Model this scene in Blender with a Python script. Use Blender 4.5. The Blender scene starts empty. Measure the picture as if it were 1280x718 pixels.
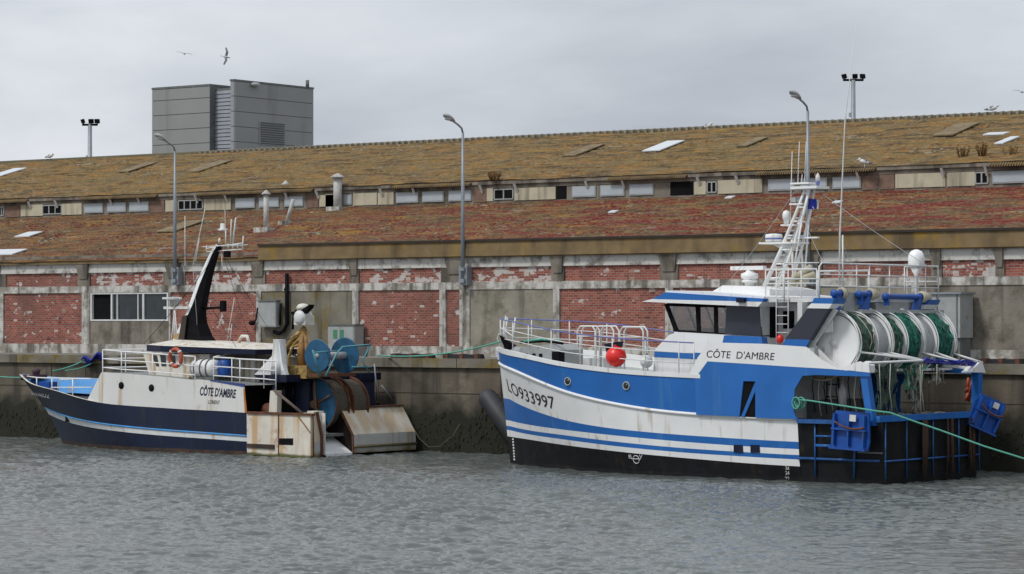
import bpy, math, random
import numpy as np
from mathutils import Vector, Matrix, noise as mnoise
R = math.radians
random.seed(7)
SC = bpy.context.scene
COL = SC.collection

# ------------------------------------------------------------------ camera, world, sun, exposure
TH = R(36.2); FPX = 3450.0; HOR = 403.0; CAM = Vector((0, 0, 5.0))
PITCH = math.atan((HOR - 359.0) / FPX)
cd = bpy.data.cameras.new('camera'); cam = bpy.data.objects.new('camera', cd); COL.objects.link(cam)
cd.sensor_width = 36.0; cd.lens = 36.0 * FPX / 1280.0; cd.clip_start = 1.0; cd.clip_end = 6000.0
cam.location = CAM; cam.rotation_euler = (R(90) + PITCH, 0, TH)
SC.camera = cam
SUN_EL, SUN_AZ = R(52), R(200)
w = bpy.data.worlds.new('World'); SC.world = w; w.use_nodes = True
nt = w.node_tree; nt.nodes.clear(); N = nt.nodes.new; LK = nt.links.new
wo = N('ShaderNodeOutputWorld'); bg = N('ShaderNodeBackground'); bg.inputs['Strength'].default_value = 0.1
sky = N('ShaderNodeTexSky'); sky.sky_type = 'NISHITA'; sky.sun_disc = False
sky.sun_elevation = SUN_EL; sky.sun_rotation = SUN_AZ; sky.air_density = 1.5; sky.dust_density = 3
tc = N('ShaderNodeTexCoord'); mp = N('ShaderNodeMapping'); mp.inputs['Scale'].default_value = (1, 1, 4.2)
mp.inputs['Rotation'].default_value = (0.15, 0.1, 0.4)
n1 = N('ShaderNodeTexNoise'); n1.inputs['Scale'].default_value = 3.6; n1.inputs['Detail'].default_value = 9
n1.inputs['Roughness'].default_value = 0.52; n1.inputs['Distortion'].default_value = 0.35
cr = N('ShaderNodeValToRGB'); e = cr.color_ramp.elements
e[0].position = 0.30; e[0].color = (3.3, 3.65, 4.2, 1); e[1].position = 0.68; e[1].color = (6.5, 6.75, 7.15, 1)
mx = N('ShaderNodeMixRGB'); mx.inputs[0].default_value = 0.94
LK(tc.outputs['Generated'], mp.inputs[0]); LK(mp.outputs[0], n1.inputs['Vector']); LK(n1.outputs['Fac'], cr.inputs[0])
LK(sky.outputs[0], mx.inputs[1]); LK(cr.outputs[0], mx.inputs[2]); LK(mx.outputs[0], bg.inputs[0]); LK(bg.outputs[0], wo.inputs[0])
sl = bpy.data.lights.new('sun', 'SUN'); sl.energy = 1.5; sl.angle = R(10); sl.color = (1, 0.97, 0.92)
sun = bpy.data.objects.new('sun', sl); COL.objects.link(sun)
sun.rotation_euler = (R(90) - SUN_EL, 0, R(180) - SUN_AZ + R(0))
SC.view_settings.view_transform = 'Standard'; SC.view_settings.look = 'None'
SC.view_settings.exposure = 0.37; SC.view_settings.gamma = 1.0

# ------------------------------------------------------------------ measuring: photo pixel + known plane -> point
FW = Vector((-math.sin(TH), math.cos(TH), 0)); RT = Vector((math.cos(TH), math.sin(TH), 0))
def ray(px, py): return FW + RT * ((px - 640) / FPX) + Vector((0, 0, (HOR - py) / FPX))
def at(px, py, Y): d = ray(px, py); return CAM + d * (Y / d.y)
def atx(px, py, X): d = ray(px, py); return CAM + d * (X / d.x)
def atd(px, py, D): return CAM + ray(px, py) * D
def atroof(px, py, y0, z0, k):
    d = ray(px, py); t = (z0 - 5 - k * y0) / (d.z - k * d.y); return CAM + d * t

# ------------------------------------------------------------------ materials
def M(name, col, rough=0.6, metal=0.0, var=0.12, scale=2.0, bump=0.0, bscale=30.0, stain=None, streak=None, low=None, spec=0.5):
    """stain=(colour, amount 0..1, scale)  streak=(colour, amount, x scale) vertical runs  low=(colour, z, width) growth below z"""
    m = bpy.data.materials.new(name); m.use_nodes = True; t = m.node_tree; b = t.nodes['Principled BSDF']
    n = t.nodes.new; l = t.links.new
    b.inputs['Roughness'].default_value = rough; b.inputs['Metallic'].default_value = metal
    b.inputs['Specular IOR Level'].default_value = spec
    tc = n('ShaderNodeTexCoord'); no = n('ShaderNodeTexNoise'); no.inputs['Scale'].default_value = scale; no.inputs['Detail'].default_value = 6
    l(tc.outputs['Object'], no.inputs['Vector'])
    mr = n('ShaderNodeMapRange'); mr.inputs[1].default_value = 0.25; mr.inputs[2].default_value = 0.75
    mr.inputs[3].default_value = 1 - var; mr.inputs[4].default_value = 1 + var; l(no.outputs['Fac'], mr.inputs[0])
    mu = n('ShaderNodeMixRGB'); mu.blend_type = 'MULTIPLY'; mu.inputs[0].default_value = 1; mu.inputs[1].default_value = (*col, 1)
    l(mr.outputs[0], mu.inputs[2]); cur = mu.outputs[0]
    def over(fac, c):
        nonlocal cur
        mm = n('ShaderNodeMixRGB'); l(fac, mm.inputs[0]); l(cur, mm.inputs[1]); mm.inputs[2].default_value = (*c, 1); cur = mm.outputs[0]
    def ramp(src, a, bb, hi=1.0):
        r = n('ShaderNodeMapRange'); r.inputs[1].default_value = a; r.inputs[2].default_value = bb; r.inputs[4].default_value = hi
        l(src, r.inputs[0]); return r.outputs[0]
    if stain:
        c, am, s = stain; q = n('ShaderNodeTexNoise'); q.inputs['Scale'].default_value = s; q.inputs['Detail'].default_value = 8; q.inputs['Roughness'].default_value = .65
        mpp = n('ShaderNodeMapping'); mpp.inputs['Location'].default_value = (3.1, 7.7, 1.3); l(tc.outputs['Object'], mpp.inputs[0]); l(mpp.outputs[0], q.inputs['Vector'])
        over(ramp(q.outputs['Fac'], 0.72 - 0.42 * am, 0.86 - 0.42 * am, 0.9), c)
    if streak:
        c, am, s = streak; q = n('ShaderNodeTexNoise'); q.inputs['Scale'].default_value = 1; q.inputs['Detail'].default_value = 5
        mpp = n('ShaderNodeMapping'); mpp.inputs['Scale'].default_value = (s, s, s * 0.09); l(tc.outputs['Object'], mpp.inputs[0]); l(mpp.outputs[0], q.inputs['Vector'])
        over(ramp(q.outputs['Fac'], 0.70 - 0.35 * am, 0.84 - 0.35 * am, 0.8), c)
    if low:
        c, z0, wd = low; sp = n('ShaderNodeSeparateXYZ'); l(tc.outputs['Object'], sp.inputs[0])
        q = n('ShaderNodeTexNoise'); q.inputs['Scale'].default_value = 1.3; q.inputs['Detail'].default_value = 7; l(tc.outputs['Object'], q.inputs['Vector'])
        ad = n('ShaderNodeMath'); ad.operation = 'MULTIPLY_ADD'; ad.inputs[1].default_value = wd * 2; l(q.outputs['Fac'], ad.inputs[0])
        sb = n('ShaderNodeMath'); sb.operation = 'SUBTRACT'; sb.inputs[0].default_value = z0; l(sp.outputs['Z'], sb.inputs[1]); l(sb.outputs[0], ad.inputs[2])
        over(ramp(ad.outputs[0], wd * .7, wd * 1.3), c)
    l(cur, b.inputs['Base Color'])
    if bump:
        q = n('ShaderNodeTexNoise'); q.inputs['Scale'].default_value = bscale; q.inputs['Detail'].default_value = 5; l(tc.outputs['Object'], q.inputs['Vector'])
        bp = n('ShaderNodeBump'); bp.inputs['Strength'].default_value = bump; bp.inputs['Distance'].default_value = 0.03
        l(q.outputs['Fac'], bp.inputs['Height']); l(bp.outputs[0], b.inputs['Normal'])
    return m
RUST = (0.20, 0.075, 0.025)
WHITE = M('white_paint', (.80, .81, .81), .4, var=.06, scale=1.2, streak=((.46, .40, .31), .30, 4), bump=.3, bscale=1.6)
WHITE2 = M('white_gear', (0.66, 0.67, 0.66), 0.45, var=.12, scale=4, stain=((.38, .33, .25), .25, 5))
BLUE = M('blue_hull_paint', (.020, .135, .44), .32, var=.16, scale=.7, streak=((.05, .19, .44), .34, 2.5), stain=((.05, .10, .22), .18, 1.4), bump=.35, bscale=1.5, spec=.4)
BLUE2 = M('blue_gear_paint', (.008, .075, .34), .45, var=.2, scale=4, stain=((.05, .045, .06), .4, 6))
BLACKH = M('black_hull', (.009, .010, .012), .5, var=.4, scale=2, stain=((.030, .024, .018), .42, 2.5), streak=((.028, .022, .016), .4, 3), spec=.2)
NAVY = M('navy_paint', (.007, .011, .032), .4, var=.25, scale=1.5, streak=((.03, .03, .035), .3, 4), spec=.25)
DKPANEL = M('dark_panel', (0.03, 0.034, 0.05), 0.35, var=.06)
BLACK = M('black_rubber', (.008, .008, .010), .6, var=.2, scale=5, spec=.06)
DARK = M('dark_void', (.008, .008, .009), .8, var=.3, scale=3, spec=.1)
GREY = M('grey_paint', (0.34, 0.36, 0.36), 0.55, var=.12, scale=3, stain=((.2, .15, .1), .3, 4))
DGREY = M('dark_grey_deck', (0.13, 0.14, 0.14), 0.7, var=.25, scale=3, stain=((.16, .09, .05), .35, 3))
GALV = M('galvanised_steel', (0.27, 0.30, 0.33), 0.5, metal=.3, var=.12, scale=3)
RUSTM = M('rusty_steel', (0.13, 0.05, 0.025), 0.8, var=.4, scale=6, stain=((.05, .025, .018), .5, 5), bump=.4)
OLDWH = M('old_white_paint', (0.66, 0.64, 0.58), 0.55, var=.10, scale=2, streak=((0.42, 0.25, 0.10), .48, 4), stain=((.36, .22, .10), .32, 1.6))
RUSTW = M('rust_streaked_white', (.66, .62, .54), .6, var=.12, scale=2, streak=((.50, .31, .13), .60, 2.2), stain=((.30, .14, .05), .36, 1.9), low=((.10, .10, .03), .12, .12))
BLOCKW = M('orange_washed_white', (.68, .63, .54), .6, var=.1, scale=2, streak=((.58, .43, .26), .75, 2), stain=((.60, .58, .54), .42, 1.6))
BLOCKL = M('grimy_white', (0.50, 0.50, 0.47), 0.6, var=.1, scale=2, streak=((0.34, 0.25, 0.14), .45, 4), low=((.20, .15, .07), .18, .3))
YELL = M('oily_yellow_paint', (0.36, 0.24, 0.075), 0.55, var=.3, scale=5, stain=((.05, .035, .025), .5, 6))
ORNG = M('orange_plastic', (.42, .075, .035), .5, var=.15)
RED = M('red_buoy', (0.75, 0.025, 0.02), 0.35, var=.08)
DRUMB = M('drum_blue', (.010, .09, .19), .5, var=.25, scale=3, stain=((.03, .04, .05), .45, 5))
LBLUE = M('faded_blue_paint', (0.05, 0.27, 0.62), 0.5, var=.2, scale=2, streak=((.25, .20, .15), .4, 4))
TURQ = M('turquoise_rail', (0.08, 0.27, 0.33), 0.5, var=.15)
NETG = M('bright_green_net', (.012, .14, .105), .9, var=.6, scale=16, stain=((.02, .04, .035), .55, 10), bump=1.0, bscale=25)
NETD = M('dark_green_net', (.055, .085, .062), .9, var=.6, scale=14, bump=1.0, bscale=25)
NETB = M('brown_grey_net', (0.085, 0.075, 0.055), 0.95, var=.35, scale=10, bump=1.0, bscale=18, stain=((.045, .035, .025), .4, 3))
ROPEG = M('green_rope', (0.10, 0.36, 0.27), 0.85, var=.2, scale=20)
ROPEB = M('blue_rope', (0.02, 0.03, 0.30), 0.85, var=.5, scale=25)
ROPEW = M('pale_rope', (0.45, 0.42, 0.36), 0.85, var=.2, scale=20)
CREAM = M('cream_boards', (0.47, 0.43, 0.32), 0.8, var=.12, scale=2, streak=((.22, .19, .14), .45, 3))
WINW = M('sky_tinted_pane', (0.40, 0.45, 0.49), 0.25, var=.10, scale=1.2)  # pale blue base colour stands in for sky reflected in the clerestory panes
TEXTB = M('black_lettering', (0.012, 0.012, 0.015), 0.5, var=.05)
TEXTW = M('white_lettering', (0.70, 0.70, 0.68), 0.5, var=.05)
GLASSD = M('dark_window_glass', (0.02, 0.028, 0.032), 0.08, var=.5, scale=1.4)
CONC = M('weathered_concrete', (.225, .20, .165), .9, var=.3, scale=1.1, stain=((.10, .09, .065), .55, .9), streak=((.065, .055, .045), .6, 1.7), bump=.5, bscale=10)
CONCP = M('pale_concrete', (.27, .25, .215), .9, var=.3, scale=1.3, stain=((.58, .57, .54), .70, 1.9), streak=((.075, .065, .05), .58, 2.2), bump=.5, bscale=10)
CONCM = M('mossy_concrete', (0.19, 0.175, 0.14), 0.95, var=.3, scale=1.1, stain=((.17, .12, .025), .55, .9), streak=((.06, .055, .045), .5, 1.8), bump=.4, bscale=12)
BLOCKC = M('rendered_blocks', (0.26, 0.24, 0.195), 0.9, var=.2, scale=1.4, stain=((.14, .13, .09), .5, 1.1), streak=((.11, .10, .08), .5, 1.8), bump=.5, bscale=8)
CORN = M('peeling_white_cornice', (.20, .185, .16), .9, var=.25, scale=2, stain=((.60, .59, .56), .85, 1.6), streak=((.07, .065, .06), .34, 3.2), bump=.4, bscale=12)
YBAND = M('lichen_fascia', (.20, .14, .07), .95, var=.25, scale=2, stain=((.27, .17, .03), .46, .6), streak=((.085, .06, .035), .5, 1.2), bump=.3, bscale=14)
QUAYM = M('quay_concrete', (.12, .10, .075), .9, var=.35, scale=.9, stain=((.21, .185, .14), .40, .8), streak=((.04, .033, .026), .7, 1.3), low=((.016, .017, .009), 1.75, 1.0), bump=.5, bscale=9)
DIRTY = M('dirty_stone_floor', (0.17, 0.165, 0.15), 0.95, var=.25, scale=.5)

PEEL = M('peeling_white_pilaster', (.46, .45, .42), .9, var=.15, scale=3, stain=((.14, .12, .10), .55, 2.2), bump=.4, bscale=12)
def brick_mat(name='peeling_brick', pl=.60):
    m = bpy.data.materials.new(name); m.use_nodes = True; t = m.node_tree; b = t.nodes['Principled BSDF']; n = t.nodes.new; l = t.links.new
    b.inputs['Roughness'].default_value = .9
    tc = n('ShaderNodeTexCoord'); s = n('ShaderNodeSeparateXYZ'); c = n('ShaderNodeCombineXYZ')
    l(tc.outputs['Object'], s.inputs[0]); l(s.outputs['X'], c.inputs[0]); l(s.outputs['Z'], c.inputs[1])
    br = n('ShaderNodeTexBrick'); br.inputs['Scale'].default_value = 1; br.inputs['Brick Width'].default_value = .24; br.inputs['Row Height'].default_value = .095
    br.inputs['Mortar Size'].default_value = .011; br.inputs['Color1'].default_value = (.18, .042, .030, 1); br.inputs['Color2'].default_value = (.37, .105, .066, 1)
    br.inputs['Mortar'].default_value = (.30, .23, .20, 1); br.inputs['Bias'].default_value = 0; l(c.outputs[0], br.inputs['Vector'])
    def noi(sc, de, loc, a, bb, out=1.0, st=(1, 1, 1)):
        mp = n('ShaderNodeMapping'); mp.inputs['Location'].default_value = loc; mp.inputs['Scale'].default_value = st; l(tc.outputs['Object'], mp.inputs[0])
        q = n('ShaderNodeTexNoise'); q.inputs['Scale'].default_value = sc; q.inputs['Detail'].default_value = de; q.inputs['Roughness'].default_value = .6; l(mp.outputs[0], q.inputs['Vector'])
        r = n('ShaderNodeMapRange'); r.inputs[1].default_value = a; r.inputs[2].default_value = bb; r.inputs[4].default_value = out; l(q.outputs['Fac'], r.inputs[0]); return r.outputs[0]
    cur = br.outputs['Color']
    for fac, col in ((noi(1.1, 6, (0, 0, 0), .45, .75, .55), (.13, .05, .04)), (noi(.8, 7, (5, 1, 2), .55, .72, .6), (.30, .19, .15)), (noi(.35, 6, (1, 5, 7), .5, .7, .5), (.10, .05, .04)),
                     (noi(1.5, 9, (9, 4, 1), pl, pl + .03, .95, (1, 1, 1.5)), (.52, .49, .47)), (noi(1.2, 5, (2, 6, 1), .60, .8, .8, (1, 1, .12)), (.09, .07, .06))):
        mm = n('ShaderNodeMixRGB'); l(fac, mm.inputs[0]); l(cur, mm.inputs[1]); mm.inputs[2].default_value = (*col, 1); cur = mm.outputs[0]
    l(cur, b.inputs['Base Color'])
    # flaked patches that follow the brick joints
    sn = n('ShaderNodeVectorMath'); sn.operation = 'SNAP'; sn.inputs[1].default_value = (.24, .095, 1); l(c.outputs[0], sn.inputs[0])
    for loc, a_, b_, col, st in (((0, 0, 0), pl + .015, pl + .03, (.50, .46, .43), (1, 1.6, 1)), ((7, 3, 0), .62, .66, (.40, .27, .22), (1, 1.3, 1)), ((2, 9, 0), .62, .65, (.09, .03, .028), (1, 1, 1))):
        mp = n('ShaderNodeMapping'); mp.inputs['Location'].default_value = loc; mp.inputs['Scale'].default_value = st; l(sn.outputs[0], mp.inputs[0])
        q = n('ShaderNodeTexNoise'); q.inputs['Scale'].default_value = 2.1; q.inputs['Detail'].default_value = 9; q.inputs['Roughness'].default_value = .72; l(mp.outputs[0], q.inputs['Vector'])
        r = n('ShaderNodeMapRange'); r.inputs[1].default_value = a_; r.inputs[2].default_value = b_; r.inputs[4].default_value = .85; l(q.outputs['Fac'], r.inputs[0])
        mm = n('ShaderNodeMixRGB'); l(r.outputs[0], mm.inputs[0]); l(cur, mm.inputs[1]); mm.inputs[2].default_value = (*col, 1); cur = mm.outputs[0]
    l(cur, b.inputs['Base Color'])
    bp = n('ShaderNodeBump'); bp.inputs['Strength'].default_value = .6; bp.inputs['Distance'].default_value = .015; l(br.outputs['Fac'], bp.inputs['Height']); bp.invert = True
    l(bp.outputs[0], b.inputs['Normal']); return m
BRICK = brick_mat(); BRICK2 = brick_mat('heavily_peeled_brick', .525)

def roof_mat(name, cols, red, xr=None):
    """cols base two tones; red=(colour, lo, hi) patches; rows of tiles run along X"""
    m = bpy.data.materials.new(name); m.use_nodes = True; t = m.node_tree; b = t.nodes['Principled BSDF']; n = t.nodes.new; l = t.links.new
    b.inputs['Roughness'].default_value = .95; b.inputs['Specular IOR Level'].default_value = .1
    tc = n('ShaderNodeTexCoord')
    def noi(sc, de, loc, a, bb, st=(1, 1, 1), out=1.0, ro=.6):
        mp = n('ShaderNodeMapping'); mp.inputs['Location'].default_value = loc; mp.inputs['Scale'].default_value = st; l(tc.outputs['Object'], mp.inputs[0])
        q = n('ShaderNodeTexNoise'); q.inputs['Scale'].default_value = sc; q.inputs['Detail'].default_value = de; q.inputs['Roughness'].default_value = ro; l(mp.outputs[0], q.inputs['Vector'])
        r = n('ShaderNodeMapRange'); r.inputs[1].default_value = a; r.inputs[2].default_value = bb; r.inputs[4].default_value = out; l(q.outputs['Fac'], r.inputs[0]); return r.outputs[0]
    mm = n('ShaderNodeMixRGB'); l(noi(.45, 6, (0, 0, 0), .35, .65, (1, 1, 1)), mm.inputs[0]); mm.inputs[1].default_value = (*cols[0], 1); mm.inputs[2].default_value = (*cols[1], 1); cur = mm.outputs[0]
    def over(fac, c, bt='MIX'):
        nonlocal cur
        q = n('ShaderNodeMixRGB'); q.blend_type = bt; l(fac, q.inputs[0]); l(cur, q.inputs[1]); q.inputs[2].default_value = (*c, 1); cur = q.outputs[0]
    over(noi(1.6, 8, (4, 2, 0), .46, .62, (.45, 1, 1), .8), cols[2])
    over(noi(1.9, 9, (8, 5, 0), .50, .60, (.3, 1, 1), .7), (.055, .04, .028))
    # red succulents, stronger toward +X when xr is given
    f = noi(1.3, 9, (1, 9, 3), red[1], red[2], (.28, 1, 1), .95, .7)
    if xr:
        sp = n('ShaderNodeSeparateXYZ'); l(tc.outputs['Object'], sp.inputs[0]); r = n('ShaderNodeMapRange'); r.inputs[1].default_value = xr[0]; r.inputs[2].default_value = xr[1]
        r.inputs[3].default_value = xr[2]; r.inputs[4].default_value = 1; l(sp.outputs['X'], r.inputs[0]); mu = n('ShaderNodeMath'); mu.operation = 'MULTIPLY'; l(f, mu.inputs[0]); l(r.outputs[0], mu.inputs[1]); f = mu.outputs[0]
    over(f, red[0])
    over(noi(.9, 7, (3, 3, 8), .60, .72, (.35, 1, 1), .7), (.34, .19, .03))
    over(noi(2.6, 8, (6, 1, 5), .60, .68, (.4, 1, 1), .6), (.27, .25, .21))
    # rows of tile courses and fine grain
    sp = n('ShaderNodeSeparateXYZ'); l(tc.outputs['Object'], sp.inputs[0])
    fr = n('ShaderNodeMath'); fr.operation = 'MULTIPLY_ADD'; l(sp.outputs['Y'], fr.inputs[0]); fr.inputs[1].default_value = 1 / .55
    l(noi(1.1, 3, (0, 0, 0), 0, 1, out=.5), fr.inputs[2]); f2 = n('ShaderNodeMath'); f2.operation = 'FRACT'; l(fr.outputs[0], f2.inputs[0])
    r2 = n('ShaderNodeMapRange'); r2.inputs[1].default_value = .0; r2.inputs[2].default_value = .35; r2.inputs[3].default_value = .6; r2.inputs[4].default_value = 0; l(f2.outputs[0], r2.inputs[0])
    over(r2.outputs[0], (.55, .50, .45), 'MULTIPLY')
    over(noi(5, 8, (2, 2, 2), .38, .7, (.6, 1, 1), .6), (.42, .38, .35), 'MULTIPLY')
    over(noi(14, 4, (5, 2, 2), .52, .62, (.4, 1, 1), .35), (.36, .30, .20))
    l(cur, b.inputs['Base Color'])
    q = n('ShaderNodeTexNoise'); q.inputs['Scale'].default_value = 9; q.inputs['Detail'].default_value = 6; l(tc.outputs['Object'], q.inputs['Vector'])
    bp = n('ShaderNodeBump'); bp.inputs['Strength'].default_value = .8; bp.inputs['Distance'].default_value = .06; l(q.outputs['Fac'], bp.inputs['Height']); l(bp.outputs[0], b.inputs['Normal'])
    return m
ROOFL = roof_mat('lower_roof_growth', ((.175, .11, .052), (.115, .083, .052), (.25, .115, .035)), ((.16, .028, .026), .47, .55), (-98, -60, .25))
ROOFU = roof_mat('upper_roof_growth', ((.215, .145, .060), (.175, .135, .072), (.29, .155, .045)), ((.22, .09, .04), .60, .74))

# ------------------------------------------------------------------ mesh builder
class MB:
    def __init__(s): s.v = []; s.f = []; s.m = []; s.sm = []
    def add(s, vs, fs, mi=0, smooth=False):
        o = len(s.v); s.v += [tuple(p) for p in vs]; s.f += [tuple(o + i for i in f) for f in fs]; s.m += [mi] * len(fs); s.sm += [smooth] * len(fs); return s
    def box(s, lo, hi, mi=0):
        (a, b, c), (d, e, f) = lo, hi
        a, d = min(a, d), max(a, d); b, e = min(b, e), max(b, e); c, f = min(c, f), max(c, f)
        return s.add([(a, b, c), (d, b, c), (d, e, c), (a, e, c), (a, b, f), (d, b, f), (d, e, f), (a, e, f)],
              [(0, 3, 2, 1), (4, 5, 6, 7), (0, 1, 5, 4), (1, 2, 6, 5), (2, 3, 7, 6), (3, 0, 4, 7)], mi)
    def prism(s, poly, d, mi=0, side=None):
        """poly: coplanar points; d: extrusion vector"""
        poly = [Vector(p) for p in poly]; d = Vector(d); k = len(poly); o = len(s.v)
        s.add(poly + [p + d for p in poly], [tuple(range(k)), tuple(range(2 * k - 1, k - 1, -1))], mi)
        s.f += [(o + i, o + k + i, o + k + (i + 1) % k, o + (i + 1) % k) for i in range(k)]; s.m += [mi if side is None else side] * k; s.sm += [False] * k; return s
    def tube(s, pts, r, n=6, mi=0, closed=False):
        pts = [Vector(p) for p in pts]
        if not hasattr(r, '__len__'): r = [r] * len(pts)
        k = len(pts); vs = []; fs = []; prev = None
        for i, p in enumerate(pts):
            if closed: t = pts[(i + 1) % k] - pts[i - 1]
            else: t = pts[min(i + 1, k - 1)] - pts[max(i - 1, 0)]
            if t.length < 1e-6: t = Vector((0, 0, 1))
            t.normalize()
            a = prev if prev is not None else (Vector((0, 0, 1)) if abs(t.z) < .9 else Vector((1, 0, 0)))
            a = (a - t * a.dot(t)); a.normalize(); prev = a; b = t.cross(a)
            for j in range(n): q = 2 * math.pi * j / n; vs.append(p + (a * math.cos(q) + b * math.sin(q)) * r[i])
        for i in range(k if closed else k - 1):
            for j in range(n):
                i2 = (i + 1) % k; j2 = (j + 1) % n; fs.append((i * n + j, i * n + j2, i2 * n + j2, i2 * n + j))
        if not closed: fs += [tuple(reversed(range(n))), tuple(range((k - 1) * n, k * n))]
        return s.add(vs, fs, mi, True)
    def lathe(s, c, axis, prof, n=20, mi=0, smooth=True):
        """prof: list of (radius, distance along axis)"""
        c = Vector(c); t = Vector(axis).normalized(); a = Vector((0, 0, 1)) if abs(t.z) < .9 else Vector((1, 0, 0)); a = (a - t * a.dot(t)).normalized(); b = t.cross(a)
        vs = []; fs = []
        for r, h in prof:
            for j in range(n): q = 2 * math.pi * j / n; vs.append(c + t * h + (a * math.cos(q) + b * math.sin(q)) * max(r, 1e-4))
        for i in range(len(prof) - 1):
            for j in range(n): fs.append((i * n + j, i * n + (j + 1) % n, (i + 1) * n + (j + 1) % n, (i + 1) * n + j))
        fs += [tuple(reversed(range(n))), tuple(range((len(prof) - 1) * n, len(prof) * n))]
        return s.add(vs, fs, mi, smooth)
    def ball(s, c, r, n=14, mi=0, sc=(1, 1, 1)):
        c = Vector(c); vs = []; fs = []; h = n // 2 + 1
        for i in range(h + 1):
            ph = math.pi * i / h
            for j in range(n): q = 2 * math.pi * j / n; vs.append(c + Vector((math.sin(ph) * math.cos(q) * sc[0], math.sin(ph) * math.sin(q) * sc[1], math.cos(ph) * sc[2])) * r)
        for i in range(h):
            for j in range(n): fs.append((i * n + j, (i + 1) * n + j, (i + 1) * n + (j + 1) % n, i * n + (j + 1) % n))
        return s.add(vs, fs, mi, True)
    def build(s, name, mats, parent=None):
        me = bpy.data.meshes.new(name); me.from_pydata(s.v, [], s.f)
        for m in (mats if isinstance(mats, (list, tuple)) else [mats]): me.materials.append(m)
        me.polygons.foreach_set('material_index', s.m); me.polygons.foreach_set('use_smooth', s.sm); me.validate(); me.update()
        o = bpy.data.objects.new(name, me); COL.objects.link(o)
        if parent is not None: o.parent = parent
        return o
def tag(o, label, cat, group=None):
    o['label'] = label; o['category'] = cat
    if group: o['group'] = group
    return o
def struct(o): o['kind'] = 'structure'; return o
def empty(name, loc=(0, 0, 0), rz=0.0):
    e = bpy.data.objects.new(name, None); COL.objects.link(e); e.location = loc; e.rotation_euler = (0, 0, rz); e.empty_display_size = .3; return e
def sag(a, b, s, n=14):
    a, b = Vector(a), Vector(b); return [a.lerp(b, i / n) - Vector((0, 0, 4 * s * (i / n) * (1 - i / n))) for i in range(n + 1)]
def textverts(body, italic=0.0, bold=0.0):
    cu = bpy.data.curves.new('t', 'FONT'); cu.body = body; cu.shear = italic; cu.offset = bold; cu.resolution_u = 4; o = bpy.data.objects.new('t', cu); COL.objects.link(o)
    bpy.context.view_layer.update(); dg = bpy.context.evaluated_depsgraph_get(); me = bpy.data.meshes.new_from_object(o.evaluated_get(dg))
    vs = [tuple(v.co[:2]) for v in me.vertices]; fs = [tuple(p.vertices) for p in me.polygons]
    bpy.data.objects.remove(o); bpy.data.curves.remove(cu); bpy.data.meshes.remove(me)
    xs = [v[0] for v in vs]; ys = [v[1] for v in vs]; x0, x1, y0, y1 = min(xs), max(xs), min(ys), max(ys)
    return [((x - x0) / (x1 - x0), (y - y0) / (y1 - y0)) for x, y in vs], fs
def text(name, body, fn, mat, parent, italic=0.0, bold=0.0):
    """fn(u, v) -> point, u 0..1 along the words, v 0..1 up"""
    vs, fs = textverts(body, italic, bold); return MB().add([fn(u, v) for u, v in vs], fs).build(name, mat, parent)

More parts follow.
